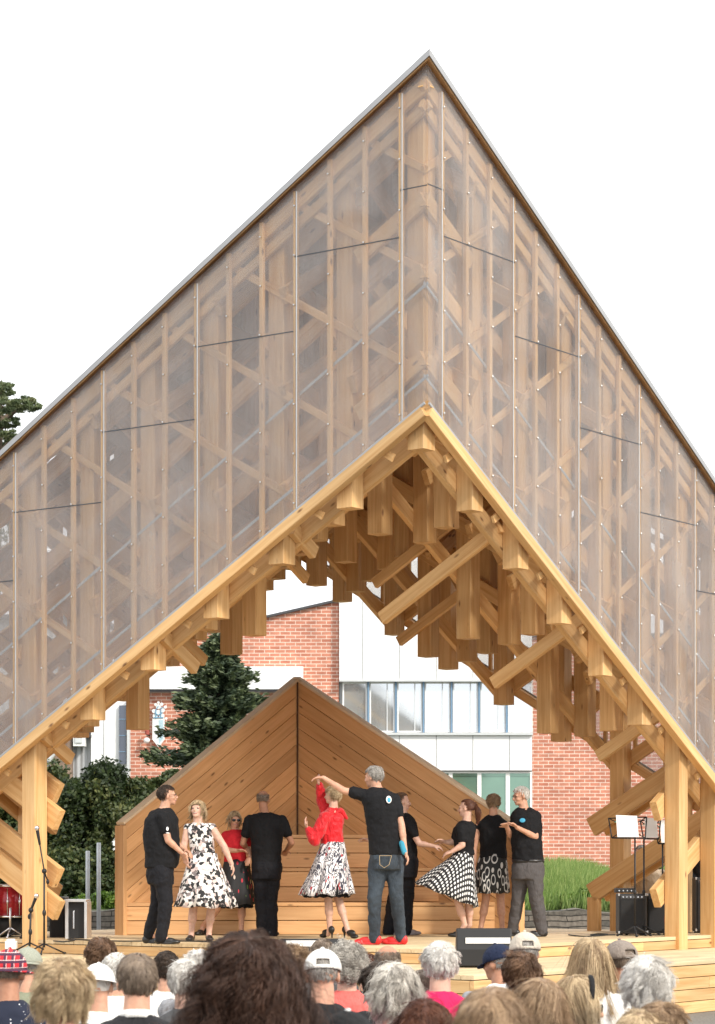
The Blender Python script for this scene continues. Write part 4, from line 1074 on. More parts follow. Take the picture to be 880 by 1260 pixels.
b=MB(); b.tube([(wx(181,DB-.25),DB-.25,wz(905)),(wx(184),DB-.1,wz(905)),(wx(184),DB,wz(905))],.02,6); b.build('bracket',M['black'],wl)
# grey and white metal building on the far left
gb=empty('metal_building',(wx(60,58),58,-.3),'pale grey metal-clad building with a tall dark window strip, left of the brick wall','building')
def mat_rib():
    m,nt,b=newmat('ribbed pale cladding'); tc=N(nt,'ShaderNodeTexCoord').outputs['Object']; w=N(nt,'ShaderNodeTexWave',inp={'Scale':2.2,'Distortion':0.0}); w.bands_direction='X'; nt.links.new(tc,w.inputs['Vector'])
    n=noise(nt,tc,.6,4); c=mix(nt,1.0,(.52,.54,.56),ramp(nt,n.outputs[0],[(.3,(.75,.75,.76)),(.7,(1.1,1.1,1.1))]),'MULTIPLY')
    nt.links.new(c,b.inputs['Base Color']); b.inputs['Roughness'].default_value=.45; b.inputs['Metallic'].default_value=.3; bump(nt,b,w.outputs[0],.6,.03); return m
M['rib']=mat_rib(); M['oldboard']=plain('weathered boards',(.24,.17,.13),.9,0,.3,5,.3)
slab(-260,126,760,1130,58,6,'rib','wall',gb); slab(128,156,800,1130,58.3,.3,'panel','wall',gb)
slab(146.5,155,868,940,58.2,.08,'pane_dark','window',gb); slab(156.2,159,860,1110,58.1,.3,'greyframe','downpipe',gb)
for y in (885,905,925): slab(146.5,155,y-.4,y+.4,58.17,.02,'bluebar','glazing_bar',gb)
slab(62,88,905,1125,57.6,.35,'oldboard','board_panel',gb); slab(90,104,893,918,57.5,.4,'white','meter_box',gb); slab(92.5,101,897,914,57.46,.03,'greyframe','meter_door',gb)
slab(112,126,868,1110,57.8,.18,'panel','pilaster',gb)
for k in range(5): slab(104,112,868+k*9,871+k*9,57.7,.25,'coping','louvre',gb)
b=MB(); b.tube([(wx(60,57.4),57.4,wz(950)),(wx(86,57.4),57.4,wz(915)),(wx(90,57.4),57.4,wz(893))],.05,8); b.build('drainpipe',M['greyframe'],gb)
slab(-265,128,756,761,57.7,6.5,'coping','coping',gb)

# ground
def sheet(name,x0,x1,y0,y1,z,mat):
    b=MB(); b.add([(x0,y0,z),(x1,y0,z),(x1,y1,z),(x0,y1,z)],[(0,1,2,3)]); o=b.build(name,mat); o['kind']='structure'; return o
def mat_ground():
    m,nt,b=newmat('paved yard'); tc=N(nt,'ShaderNodeTexCoord').outputs['Object']; n=noise(nt,tc,.4,5); n2=noise(nt,tc,40,3)
    c=ramp(nt,n.outputs[0],[(.3,(.13,.12,.105)),(.7,(.21,.195,.17))]); c=mix(nt,1.0,c,ramp(nt,n2.outputs[0],[(.3,(.6,.6,.6)),(.7,(1.3,1.3,1.3))]),'MULTIPLY')
    nt.links.new(c,b.inputs['Base Color']); b.inputs['Roughness'].default_value=.95; bump(nt,b,n2.outputs[0],.5,.02); return m
sheet('ground',-600,600,-40,900,-.0,mat_ground())
M['soil']=plain('soil and low grass',(.055,.075,.022),.95,0,.3,3,.6)
# low stone wall and grass bank behind the stage
def mat_stone():
    m,nt,b=newmat('stacked slate stone'); tc=N(nt,'ShaderNodeTexCoord').outputs['Object']
    sp=N(nt,'ShaderNodeSeparateXYZ'); nt.links.new(tc,sp.inputs[0]); cb=N(nt,'ShaderNodeCombineXYZ'); nt.links.new(sp.outputs[0],cb.inputs[0]); nt.links.new(sp.outputs[2],cb.inputs[1])
    dn=noise(nt,tc,1.7,3); va=N(nt,'ShaderNodeVectorMath',operation='MULTIPLY_ADD'); va.inputs[1].default_value=(.25,.09,0); nt.links.new(dn.outputs['Color'],va.inputs[0]); nt.links.new(cb.outputs[0],va.inputs[2])
    t=N(nt,'ShaderNodeTexBrick',inp={'Scale':1.0,'Mortar Size':.010,'Mortar Smooth':.5,'Brick Width':.62,'Row Height':.085}); t.inputs['Color1'].default_value=(.20,.175,.145,1); t.inputs['Color2'].default_value=(.10,.092,.078,1); t.inputs['Mortar'].default_value=(.02,.018,.015,1)
    nt.links.new(va.outputs[0],t.inputs['Vector']); n=noise(nt,tc,14,4); c=mix(nt,1.0,t.outputs[0],ramp(nt,n.outputs[0],[(.3,(.6,.6,.6)),(.7,(1.3,1.3,1.3))]),'MULTIPLY')
    nt.links.new(c,b.inputs['Base Color']); b.inputs['Roughness'].default_value=.9; bump(nt,b,t.outputs['Fac'],-.8,.03); return m
M['stone']=mat_stone()
DW=38.0
b=MB()
nx=60; V=[];Fc=[]
for k in range(nx+1):
    X=wx(-200,DW)+(wx(1100,DW)-wx(-200,DW))*k/nx; z=wz(1121,DW)+.03*math.sin(k*1.7)+.02*math.sin(k*4.1)
    V+= [(X,DW,-.0),(X,DW,z),(X,DW+.4,z+.01),(X,DW+.4,-.0)]
for k in range(nx):
    a=k*4; 
    for j in range(3): Fc.append((a+j,a+j+1,a+5+j,a+4+j))
b.add(V,Fc); sw=b.build('stone_wall',M['stone']); tag(sw,'low dry stone retaining wall of grey slate below the grass bank','wall')
b=MB(); b.prism([(-30,DW+.35,0),(-30,DW+.35,wz(1122,DW)),(-30,46,1.05),(-30,60,1.0),(-30,60,0)],(1,0,0),60); gbk=b.build('grass_bank',M['soil']); gbk['kind']='structure'

# ---- leaf and blade collectors ----
def quads(name,cen,d1,d2,rnd,mat,parent=None):
    """many small faces: centre, half vectors"""
    n=len(cen); V=np.stack([cen-d1-d2*.3,cen-d2*1.0,cen+d1-d2*.2,cen+d2],1).reshape(-1,3) if False else np.stack([cen-d1,cen-d2,cen+d1,cen+d2],1).reshape(-1,3)
    me=bpy.data.meshes.new(name); me.vertices.add(4*n); me.vertices.foreach_set('co',V.astype(np.float32).ravel())
    me.loops.add(4*n); me.loops.foreach_set('vertex_index',np.arange(4*n,dtype=np.int32)); me.polygons.add(n); me.polygons.foreach_set('loop_start',np.arange(n,dtype=np.int32)*4)
    at=me.attributes.new('rnd','FLOAT','POINT'); at.data.foreach_set('value',np.repeat(np.clip(rnd,0,1),4).astype(np.float32)); me.update(); me.validate()
    return link(name,me,mat,parent)
def unit(n,rg):
    v=rg.normal(size=(n,3)); return v/np.linalg.norm(v,axis=1)[:,None]
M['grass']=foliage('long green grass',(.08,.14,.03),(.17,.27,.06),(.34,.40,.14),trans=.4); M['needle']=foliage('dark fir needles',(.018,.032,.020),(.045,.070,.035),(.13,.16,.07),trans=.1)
M['leaf']=foliage('shrub leaves',(.018,.034,.010),(.045,.070,.020),(.15,.16,.05)); M['leaf2']=foliage('bright shrub leaves',(.05,.10,.012),(.10,.19,.02),(.22,.30,.05)); M['pineleaf']=foliage('pine crown',(.05,.075,.03),(.10,.135,.055),(.20,.22,.10)); M['bark']=plain('bark',(.11,.08,.055),.95,0,.3,6,.6)
# grass blades
rg=np.random.default_rng(5); n=42000
gx=np.concatenate([rg.uniform(wx(600,40),wx(900,40),n//2),rg.uniform(wx(560,40),wx(1000,40),n//2)]); gy=rg.uniform(DW+.45,47,n)
gz=np.interp(gy,[DW+.35,46],[wz(1122,DW),1.05])
hh=(.22+.30*rg.random(n))*np.interp(gy,[DW,41,46],[.5,.8,1.0])*(1+.25*np.sin(gx*2.1))
lean=rg.normal(size=n)*.25+.12; cen=np.stack([gx+lean*hh*.5,gy,gz+hh*.5],1)
d2=np.stack([lean*hh*.5,rg.normal(size=n)*.1*hh,hh*.55],1); d1=np.stack([np.full(n,.011),np.zeros(n),np.zeros(n)],1)
g=quads('grass',cen,d1,d2,rg.random(n)*.8+.2*(hh/hh.max()),M['grass']); g['kind']='stuff'
def leafball(cen,rad,n,size,rg,flat=1.0,jit=.25,bias=.55):
    P=unit(n,rg); r=rg.random(n)**(bias); r=r*(1+jit*np.sin(P[:,0]*5+P[:,2]*7)*np.cos(P[:,1]*6)); C=np.array(cen)+P*r[:,None]*np.array(rad)
    a=unit(n,rg); b_=np.cross(a,unit(n,rg)); b_/=np.linalg.norm(b_,axis=1)[:,None]; s=size*(.6+.8*rg.random(n))[:,None]
    return C,a*s,b_*s*.6*flat
def bush(name,label,cat,blobs,nper,size,mat,seed,trunk=None,group=None):
    rg=np.random.default_rng(seed); A=[];B=[];C=[];Rn=[]
    for (c,r,w) in blobs:
        k=int(nper*w); sub=unit(22,rg)*np.array(r)*.75+np.array(c)
        for sc_ in sub:
            q=leafball(sc_,np.array(r)*.42,k//22,size,rg); A.append(q[0]);B.append(q[1]);C.append(q[2]); Rn.append(np.clip(rg.normal(.45,.25)+rg.normal(size=len(q[0]))*.2,0,1))
    root=empty(name,(blobs[0][0][0],blobs[0][0][1],0),label,cat,group)
    quads('foliage',np.concatenate(A),np.concatenate(B),np.concatenate(C),np.concatenate(Rn),M[mat],root)
    b=MB(); c=blobs[0][0]
    for (cc,r,w) in blobs: b.tube([(c[0],c[1],0),((c[0]+cc[0])/2,(c[1]+cc[1])/2,cc[2]*.45),(cc[0],cc[1],cc[2])],[.09,.06,.02],7)
    b.build('trunk' if trunk else 'stem',M['bark'],root); return root
def B3(x,y,d,rx,rz,w=1.0): return ((wx(x,d),d,wz(y,d)),(rx*d/F,rx*d/F*.9,rz*d/F),w)
bush('tree','large dark green evergreen shrub behind the left stage column','tree',[B3(115,985,43,50,48,1.4),B3(90,1030,43,42,55),B3(148,1040,42.5,40,60),B3(160,990,43.5,36,34),B3(60,1000,44,40,60,.9),B3(95,1085,42,50,40,.9)],17000,.042,'leaf',11,True)
bush('shrub','dark green shrub rising over the left slope of the wooden backdrop','shrub',[B3(208,962,44,24,14),B3(225,982,44,28,20),B3(185,985,44,26,18)],5000,.05,'leaf',12)
bush('shrub','bright green low shrub beside the two grey posts','shrub',[B3(133,1110,39.2,24,13),B3(105,1112,39.2,16,10,.5)],5000,.035,'leaf2',13)
bush('shrub','leafy green shrub below the grass at the right end of the bank','shrub',[B3(745,1106,39,34,15),B3(700,1110,39,30,10,.7)],6000,.035,'leaf2',14)
bush('shrub','pale leafy shrub between stone wall and column on right','shrub',[B3(812,1085,39.5,18,24)],3000,.04,'leaf2',15)
bush('tree','dark tree seen low behind the far left column','tree',[B3(-5,1030,47,45,60),B3(-30,960,47,45,60),B3(30,1075,47,40,40)],9000,.06,'leaf',16,True)
# fir
def fir(xc,ytop,ybot,d,halfw,seed,label):
    rg=np.random.default_rng(seed); X=wx(xc,d); zt,z0=wz(ytop,d),wz(ybot,d); H=zt-z0
    root=empty('fir_tree',(X,d,0),label,'tree'); b=MB(); b.tube([(X,d,0),(X,d,z0+H*.5),(X,d,zt-.1)],[.16,.1,.02],8); b.build('trunk',M['bark'],root)
    A=[];B=[];C=[];Rn=[]
    nb=210
    for k in range(nb):
        t=(k+.5)/nb; z=z0+H*t; L=halfw*d/F*(1.12*(1-t)**.62+.10)*(1+.28*math.sin(t*29)+.12*rg.normal()); az=k*2.399+rg.normal()*.2
        m=int(110*L+26); s=rg.random(m)**.7; dirn=np.array([math.cos(az),math.sin(az),0]); prp=np.array([-math.sin(az),math.cos(az),0])
        w=rg.normal(size=m)*.13*L*(1.15-s); P=np.array([X,d,z])+dirn*(s*L)[:,None]+prp*w[:,None]+np.array([0,0,1])*((.10*L*s*s*2-.22*L*s)+rg.normal(size=m)*.05)[:,None]
        a=dirn*.8+prp*rg.normal(size=m)[:,None]*.6+np.array([0,0,1])*(rg.normal(size=m)*.35+.15)[:,None]; a/=np.linalg.norm(a,axis=1)[:,None]; bb=np.cross(a,unit(m,rg)); bb/=np.linalg.norm(bb,axis=1)[:,None]
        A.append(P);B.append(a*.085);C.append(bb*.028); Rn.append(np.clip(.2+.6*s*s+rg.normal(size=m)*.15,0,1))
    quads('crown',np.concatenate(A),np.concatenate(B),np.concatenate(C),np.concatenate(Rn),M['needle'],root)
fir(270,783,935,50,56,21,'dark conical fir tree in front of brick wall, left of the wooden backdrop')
# pine at the far left edge
def pine(label,x,ys,d,seed,blobs,n=7000,sz=.10):
    rg=np.random.default_rng(seed); root=empty('pine_tree',(wx(x,d),d,0),label,'tree'); b=MB(); X=wx(x,d)
    b.tube([(X,d,0),(X+.1,d,wz(ys,d)*.6),(X+.3,d,wz(ys,d))],[.3,.22,.06],9); b.build('trunk',M['bark'],root)
    A=[];B=[];C=[];Rn=[]; lb=MB()
    for (bx,by,rx,rz) in blobs:
        c=np.array([wx(bx,d),d+rg.normal()*.8,wz(by,d)]); r=np.array([rx,rx,rz])*d/F
        lb.tube([(X+.2,d,c[2]-.6),((X+c[0])/2,(d+c[1])/2,c[2]-.35),tuple(c)],[.07,.05,.02],6)
        for s_ in unit(26,rg)*r*.85+c:
            q=leafball(s_,r*.26,n//(26*len(blobs)),sz,rg); A.append(q[0]);B.append(q[1]);C.append(q[2]*.5); Rn.append(np.clip(rg.normal(.5,.25)+rg.normal(size=len(q[0]))*.15,0,1))
    quads('crown',np.concatenate(A),np.concatenate(B),np.concatenate(C),np.concatenate(Rn),M['pineleaf'],root); lb.build('limb',M['bark'],root)
pine('tall pine with open crown rising above the roof edge at far left',-14,480,62,31,[(2,482,20,9),(26,492,22,9),(-15,478,22,12),(10,508,26,9),(34,508,13,6),(-8,528,28,10),(12,525,18,7),(-25,505,25,14),(20,540,20,6),(-10,555,30,10),(0,600,36,20),(0,650,36,24),(-10,700,40,24),(5,760,40,26)],24000,.055)
pine('smaller pine seen through the sheeting, low behind the left slope',75,720,60,32,[(70,735,26,14),(85,770,30,16),(60,800,28,16),(90,830,26,14)],8000,.08)
# two grey posts
for i,(x,y0,lab) in enumerate(((108,1047,'shorter of the two grey posts by the left end of the wooden backdrop'),(121.5,1037,'taller of the two grey posts, the one nearer the wooden backdrop'))):
    dd=36.5; r=.032; b=MB(); b.lathe((wx(x,dd),dd,0),[(r,0),(r,wz(y0,dd)-.01),(r*.8,wz(y0,dd))],12); o=b.build('post',M['greyrail'],None,True); o.name='metal_post'; tag(o,lab,'post','grey posts behind the stage')
# ================= band equipment =================
def bx(root,x0,x1,y0,y1,d,dep,mat,name,rz=0,r=.008):
    b=MB(); w=(x1-x0)/F*d; h=(y1-y0)/F*d; c=W((x0+x1)/2,(y0+y1)/2,d); c=Vector((c.x,d+dep/2,c.z))
    b.box(c,(w,dep,h),rz); o=b.build(name,M[mat],root); m=o.modifiers.new('b','BEVEL'); m.width=r; m.segments=2; return o
def tri_base(b,p,r,h=.0):
    for k in range(3):
        a=k*2.094+.5; b.tube([p+UP*.12,p+Vector((math.cos(a)*r,math.sin(a)*r,.012))],.009,6)
        b.ell(p+Vector((math.cos(a)*r,math.sin(a)*r,.014)),(.018,.018,.014),nu=8,nv=5)
def mic(root,p,dirn):
    dirn=Vector(dirn).normalized(); b=MB(); caps(b,p,p-dirn*.15,.019,.013); b.build('microphone_body',M['black'],root,True)
    b=MB(); b.ell(p+dirn*.025,(.027,.027,.03)); b.build('grille',M['chrome'],root,True)
def micstand(lab,base,d,z0,top,boom,micp,group='microphone stands left of the stage'):
    Bp=W(base,1100,d); Bp.z=z0; root=empty('microphone_stand',Bp,lab,'microphone stand',group)
    T=W(top[0],top[1],d); b=MB(); tri_base(b,Bp,.24); b.build('tripod_base',M['black'],root,True)
    b=MB(); b.tube([Bp+UP*.08,T],.011,8); b.ell(Bp.lerp(T,.5),(.022,.022,.04)); b.ell(T,(.028,.028,.03)); b.build('pole',M['black'],root,True)
    P=W(*micp[:2],d-.05); Q_=W(boom[0],boom[1],d+.03); b=MB(); b.tube([Q_,T,P+(T-P).normalized()*.12],.008,7); b.ell(Q_,(.018,.018,.03)); b.build('boom_arm',M['black'],root,True)
    mic(root,P,P-T)
micstand('tall microphone stand with long boom in front of the left column',54.3,26.6,TIER,(54.5,1072),(58.7,1085),(46,1022))
micstand('short microphone stand with bent boom, beside the left column',36.5,26.9,TIER,(38,1120),(36,1128),(44,1105))
micstand('slim microphone stand nearest the red drum',30,27.6,DECK,(31,1108),(33,1112),(31,1089))
# drums
M['drumred']=plain('red drum shell',(.30,.012,.02),.18,.1,.1,10); M['drumhead']=plain('drum head',(.7,.68,.64),.5)
dk=empty('drum_kit',W(12,1155,27.9),'red drum with chrome rim, half out of frame left of the column','drums'); dk.location.z=DECK
b=MB(); c=W(12,1129,27.9); b.lathe(c,[(.17,0),(.17,.36)],32); b.build('shell',M['drumred'],dk,True)
b=MB(); 
for h in (0,.35): b.lathe(c+UP*h,[(.165,0),(.18,.0),(.18,.022),(.165,.022)],32)
for k in range(8):
    a=k*.785; p=c+Vector((math.cos(a)*.182,math.sin(a)*.182,.03)); b.tube([p,p+UP*.3],.006,6); b.ell(p+UP*.15,(.014,.014,.03),nu=8,nv=6)
b.build('hardware',M['chrome'],dk,True)
b=MB(); b.lathe(c+UP*.372,[(.162,0),(.162,.006)],32); b.build('drum_head',M['drumhead'],dk)
b=MB(); b.lathe((W(8,1157,28.2).x,28.2,DECK+.0),[(.24,.02),(.26,.04),(.26,.24),(.24,.26)],30); b.build('bass_drum',M['black'],dk,True)
b=MB(); s=W(12.5,1117,27.6); b.tube([s,Vector((s.x,s.y,DECK+.1))],.012,8); tri_base(b,Vector((s.x,s.y,DECK)),.18); b.build('cymbal_stand',M['chrome'],dk,True)
bb=empty('paper_box',W(13,1167,26.9),'small white carton on the stage floor under the drum stand','box'); bx(bb,6,20,1158,1168,26.9,.12,'white','carton'); bx(bb,8,18,1155.5,1157.8,26.95,.08,'white','open_flap')
# cases left
cs=empty('equipment_case',W(93,1156,27.4),'black equipment case with aluminium edges beside the left column','case'); cs.location.z=DECK
bx(cs,84,104,1110,1156.2,27.5,.42,'black','case_body')
for (x0,x1,y0,y1) in ((79,106,1107,1110),(103.5,107,1110,1156),(80,84,1110,1156)): bx(cs,x0,x1,y0,y1,27.42,.46,'aluminium','edge_profile',r=.003)
bx(cs,89.5,91.5,1121,1143,27.40,.02,'chrome','handle',r=.004)
s2=empty('loudspeaker',W(70,1156,27.8),'black loudspeaker standing between the left column and the aluminium-edged case','loudspeaker'); s2.location.z=DECK
bx(s2,61,80,1104,1154.5,27.9,.4,'black','cabinet'); bx(s2,63,78,1108,1152,27.88,.018,'blackcloth','grille',r=.004)
for x in (64,77): bx(s2,x-1.5,x+1.5,1154.5,1156.5,27.95,.2,'black','foot',r=.002)
sp=empty('slatted_panel',W(20,1060,31),'dark slatted panel with rows of small holes behind the left column','panel'); sp.location.z=DECK
bx(sp,9,30,1026,1053,31,.04,'blackcloth','panel_board')
for k in range(5): bx(sp,10,29,1028.5+k*5,1030+k*5,30.97,.02,'oldboard','slat',r=.002)
for x in (10,29): bx(sp,x-.7,x+.7,1053,1147,31,.03,'black','leg',r=.002)
# amplifiers right
def amp(lab,x0,x1,d,y0=1100,y1=1151,group=None):
    a=empty('amplifier',W((x0+x1)/2,y1,d),lab,'amplifier',group); a.location.z=DECK
    yb=YH+.82*F/d
    bx(a,x0,x1,y0,yb-2,d,.38,'black','cabinet',r=.012); bx(a,x0+2,x1-2,y0+7,yb-5,d-.012,.014,'blackcloth','grille',r=.003); bx(a,x0+2,x1-2,y0+1.5,y0+6,d-.010,.012,'coping','control_panel',r=.002)
    b=MB()
    for k in range(6): b.lathe(W(x0+5+k*(x1-x0-10)/5,y0+3.8,d-.02),[(.009,0),(.009,.02)],8,axis=(0,1,0))
    b.build('knobs',M['chrome'],a)
    for x in (x0+3,x1-3): bx(a,x-1.6,x+1.6,yb-2.2,yb+.2,d+.03,.3,'black','foot',r=.003)
    for x in (x0,x1): 
        for y in (y0+1,yb-4): bx(a,x-.9,x+.9,y-1.5,y+1.5,d-.014,.03,'aluminium','corner_cap',r=.002)
    return a
amp('black guitar amplifier under the music stands, left one of the pair',762,795,28.6); amp('black amplifier next to the right front column, right one of the pair',797,825,28.8); amp('black amplifier between the two right-hand columns',857,873,29.6,1080)
fx=empty('effects_unit',W(769,1098,28.7),'flat black effects unit lying on the left amplifier','effects unit'); bx(fx,758,781,1093,1098.6,28.65,.2,'black','casing',r=.004)
b=MB(); 
for k in range(4): b.lathe(W(762+k*5,1096,28.65),[(.008,0),(.008,.015)],8,axis=(0,-1,0))
b.build('knobs',M['chrome'],fx)
M['paper']=plain('sheet music paper',(.80,.80,.78),.8,0,.03); M['clip']=plain('green clip',(.2,.5,.35),.5)
def musicstand(lab,px_,d,desk,ytop,paper,tilt=.12):
    x0,x1,y0,y1=desk; Bp=W(px_,1150,d); Bp.z=DECK; r=empty('music_stand',Bp,lab,'music stand','music stands at the right side of the stage')
    T=W(px_,ytop,d); b=MB(); tri_base(b,Bp,.22); b.build('tripod_base',M['black'],r,True)
    b=MB(); b.tube([Bp+UP*.1,T],.010,8); b.ell(Bp.lerp(T,.45),(.02,.02,.035)); b.build('pole',M['black'],r,True)
    C=[W(x0,y0+1,d+.10),W(x1,y0-.5,d+.10),W(x1-2,y1+.5,d-.04),W(x0+4,y1,d-.04)]
    b=MB(); 
    for i in range(4): b.tube([C[i],C[(i+1)%4]],.011 if i==2 else .008,6)
    m=(C[0]+C[1]+C[2]+C[3])/4+Vector((0,-.01,0)); b.tube([T,m],.012,7)
    for q in C: b.tube([m,q],.006,6)
    b.build('desk_frame',M['black'],r,True)
    if paper:
        p0,p1=paper; z0_,z1_=C[0].z+.04,C[3].z+.012; b=MB(); A=W(p0,y0-3,d+.075); A2=W(p1,y0-2,d+.075); B_=W(p1+2,y1-1,d-.06); B0=W(p0+2,y1-1,d-.06)
        b.prism([A,A2,B_,B0],(0,-1,0),.004); b.build('sheet_music',M['paper'],r)
        b=MB(); b.box(A+Vector((.01,-.01,-.08)),(.05,.02,.012),.2); b.build('clip',M['clip'],r)
musicstand('music stand with white sheets and green clips, leftmost of the three',781.5,28.2,(749,796,1006,1031),1031,(758,784))
musicstand('music stand with leaning sheets, the middle one of the three',792.5,28.6,(788,813,1009,1032),1033,(793,808))
musicstand('music stand half hidden by the right front column',815.5,28.9,(806,830,1012,1038),1040,(812,824))
# floor monitors
def monitor(lab,x0,x1,yb,d,h,strip,z0):
    root=empty('stage_monitor',W((x0+x1)/2,yb,d),lab,'stage monitor','floor monitors at the stage front'); root.location.z=z0
    X0,X1=(x0-XC)/F*d,(x1-XC)/F*d
    prof=[(0,0),(.34,0),(.40,.10),(.16,h),(.04,h),(0,h*.45)]   # back faces the audience
    b=MB(); b.prism([(X0,d+p,z0+.012+q) for p,q in prof],(1,0,0),X1-X0); o=b.build('cabinet',M['black'],root); m=o.modifiers.new('b','BEVEL'); m.width=.012; m.segments=2
    b=MB(); n_=Vector((0,.24,h-.1)); b.prism([(X0+.03,d+.395,z0+.12),(X1-.03,d+.395,z0+.12),(X1-.03,d+.172,z0+h),(X0+.03,d+.172,z0+h)],(0,.85,.6),.008); b.build('grille',M['blackcloth'],root)
    if strip:
        s0,s1,ys=strip; b=MB(); zc=CZ+(YH-ys)/F*d; b.box(((s0+s1)/2/F*d-XC/F*d,d-.012+(.0 if zc<z0+h*.45 else .02),zc),((s1-s0)/F*d,.01,.055)); b.build('white_strip',M['white'],root)
    b=MB(); b.box(((X0+X1)/2,d+.012,z0+h*.72),((X1-X0)*.3,.012,.05)); b.build('handle_recess',M['blackcloth'],root)
    for x in (X0+.05,X1-.05):
        b=MB(); b.lathe((x,d+.1,z0),[(.02,0),(.022,.012)],10); b.build('foot',M['black'],root)
monitor('black wedge stage monitor with white strip at the right front of the stage',562,630,1191,23.2,.36,(573,628,1157.5),TIER)
monitor('long low black stage monitor behind the crowd, left of the red shoes',344,424,1180,22.9,.27,(352,396,1161),TIER)
# cables on the floor
M['cable']=plain('black cable',(.012,.012,.012),.6)
def cable(lab,pts,z,r=.008):
    P=[Vector(((x-XC)/F*d,d,z+.010)) for x,d in pts]; Q=[]
    for i in range(len(P)-1):
        for k in range(6):
            t=k/6; p0=P[max(i-1,0)];p1=P[i];p2=P[i+1];p3=P[min(i+2,len(P)-1)]
            Q.append(.5*((2*p1)+(p2-p0)*t+(2*p0-5*p1+4*p2-p3)*t*t+(3*p1-p0-3*p2+p3)*t**3))
    b=MB(); b.tube(Q+[P[-1]],r,6); o=b.build('cable',M['cable'],None,True); tag(o,lab,'cable','cables lying on the stage')
cable('black cable looped on deck in front of the aluminium-edged case',[(66,26.3),(78,26.0),(92,26.5),(84,26.9),(98,26.8),(112,26.5)],DECK)
cable('black cable coiled below the right amplifiers',[(700,28.6),(718,28.0),(740,28.3),(748,28.8),(735,29.0),(728,28.5),(757,28.6)],DECK)
cable('black cable running between monitor and left column',[(112,26.6),(150,26.2),(210,26.3),(280,25.8),(345,24.6)],DECK)
# red guitar leaning by the right column
gt=empty('electric_guitar',W(822,1150,28.2),'dark red electric guitar leaning in front of the amplifier beside the right column','guitar'); gt.location.z=DECK
b=MB(); c=W(822,1132,28.3); b.ell(c,(.045,.03,.13)); b.ell(c+UP*.14+Vector((.01,0,0)),(.04,.028,.10)); me=remesh(b.mesh('body'),.01,3); link('body',me,M['drumred'],gt)
b=MB(); b.beam(c+UP*.1,W(824,1092,28.35),.03,.02); b.box(W(824.5,1088,28.35),(.05,.02,.11)); b.build('neck',M['oldboard'],gt)

# musicians
M['c_beige']=cloth('beige jacket',(.42,.33,.24)); M['c_charcoal']=cloth('charcoal jacket',(.02,.02,.022)); M['c_white']=cloth('white cotton',(.72,.71,.69))
dancer('grey-haired musician in beige jacket standing behind the music stands',31.2,(798,1145),(789,1051),.95,175,0,
 dict(mat='grey',style='short',len=.03,n=500),
 [(793,1065,7,.06,0),(794,1069,15,.11,0),(795,1075,20,.14,0),(796,1088,19,.14,0),(797,1104,18,.14,0),(797,1116,18,.14,0)],'c_beige',
 [dict(s=(776,1076,0),e=(774,1096,-.05),w=(784,1104,-.25),h=(789,1103,-.3)),dict(s=(814,1076,0),e=(818,1096,-.05),w=(808,1106,-.22),h=(803,1106,-.28))],
 [dict(h=(790,1116,0),k=(790,1128,0),a=(790,1138,0),t=(789,1144,-.12)),dict(h=(804,1116,0),k=(805,1128,0),a=(805,1138,0),t=(806,1144,-.12))],
 dict(mat='c_grey',top=[(797,1112,17,.14,0),(797,1120,17,.14,0),(797,1124,16,.13,0)]),sleeve='long',group='musicians at the sides of the stage',smile=0)
dancer('musician in black jacket over white shirt seen between the two right-hand columns',30.6,(868,1146),(872,1034),.95,150,0,
 dict(mat='grey',style='short',len=.03,n=400),
 [(870,1047,7,.06,0),(868,1051,15,.11,0),(867,1057,21,.15,0),(867,1070,20,.15,0),(867,1086,19,.14,0),(867,1100,18,.14,0)],'c_charcoal',
 [dict(s=(848,1058,0),e=(846,1078,-.05),w=(856,1084,-.25),h=(861,1083,-.3)),dict(s=(886,1058,0),e=(890,1078,-.05),w=(880,1084,-.25),h=(875,1084,-.3))],
 [dict(h=(860,1100,0),k=(860,1122,0),a=(860,1138,0),t=(858,1145,-.12)),dict(h=(875,1100,0),k=(875,1122,0),a=(875,1138,0),t=(877,1145,-.12))],
 dict(mat='c_black2',top=[(867,1096,17,.14,0),(867,1106,18,.14,0),(867,1114,17,.13,0)]),sleeve='long',group='musicians at the sides of the stage',smile=0)
dancer('drummer beyond the left picture edge, bare forearms reaching over the red drum',28.6,(-22,1150),(-24,1062),.95,-100,-8,
 dict(mat='brown',style='short',len=.03,n=300),
 [(-24,1076,7,.06,0),(-24,1080,14,.11,0),(-24,1086,18,.15,0),(-24,1100,17,.15,0),(-25,1114,17,.15,0),(-25,1122,17,.15,0)],'c_black',
 [dict(s=(-22,1086,-.16),e=(-12,1106,-.3),w=(6,1112,-.45),h=(17,1116,-.5),n=(0,0,-1)),dict(s=(-22,1086,.12),e=(-10,1100,.0),w=(6,1106,-.3),h=(15,1108,-.4),n=(0,0,-1))],
 [dict(h=(-24,1124,-.08),k=(-2,1122,-.1),a=(-4,1144,-.1),t=(6,1150,-.1)),dict(h=(-24,1124,.12),k=(-2,1122,.2),a=(-4,1144,.2),t=(6,1150,.2))],
 dict(mat='c_black2',top=[(-25,1117,17,.15,0),(-25,1126,17,.15,0)]),group='musicians at the sides of the stage',smile=0)

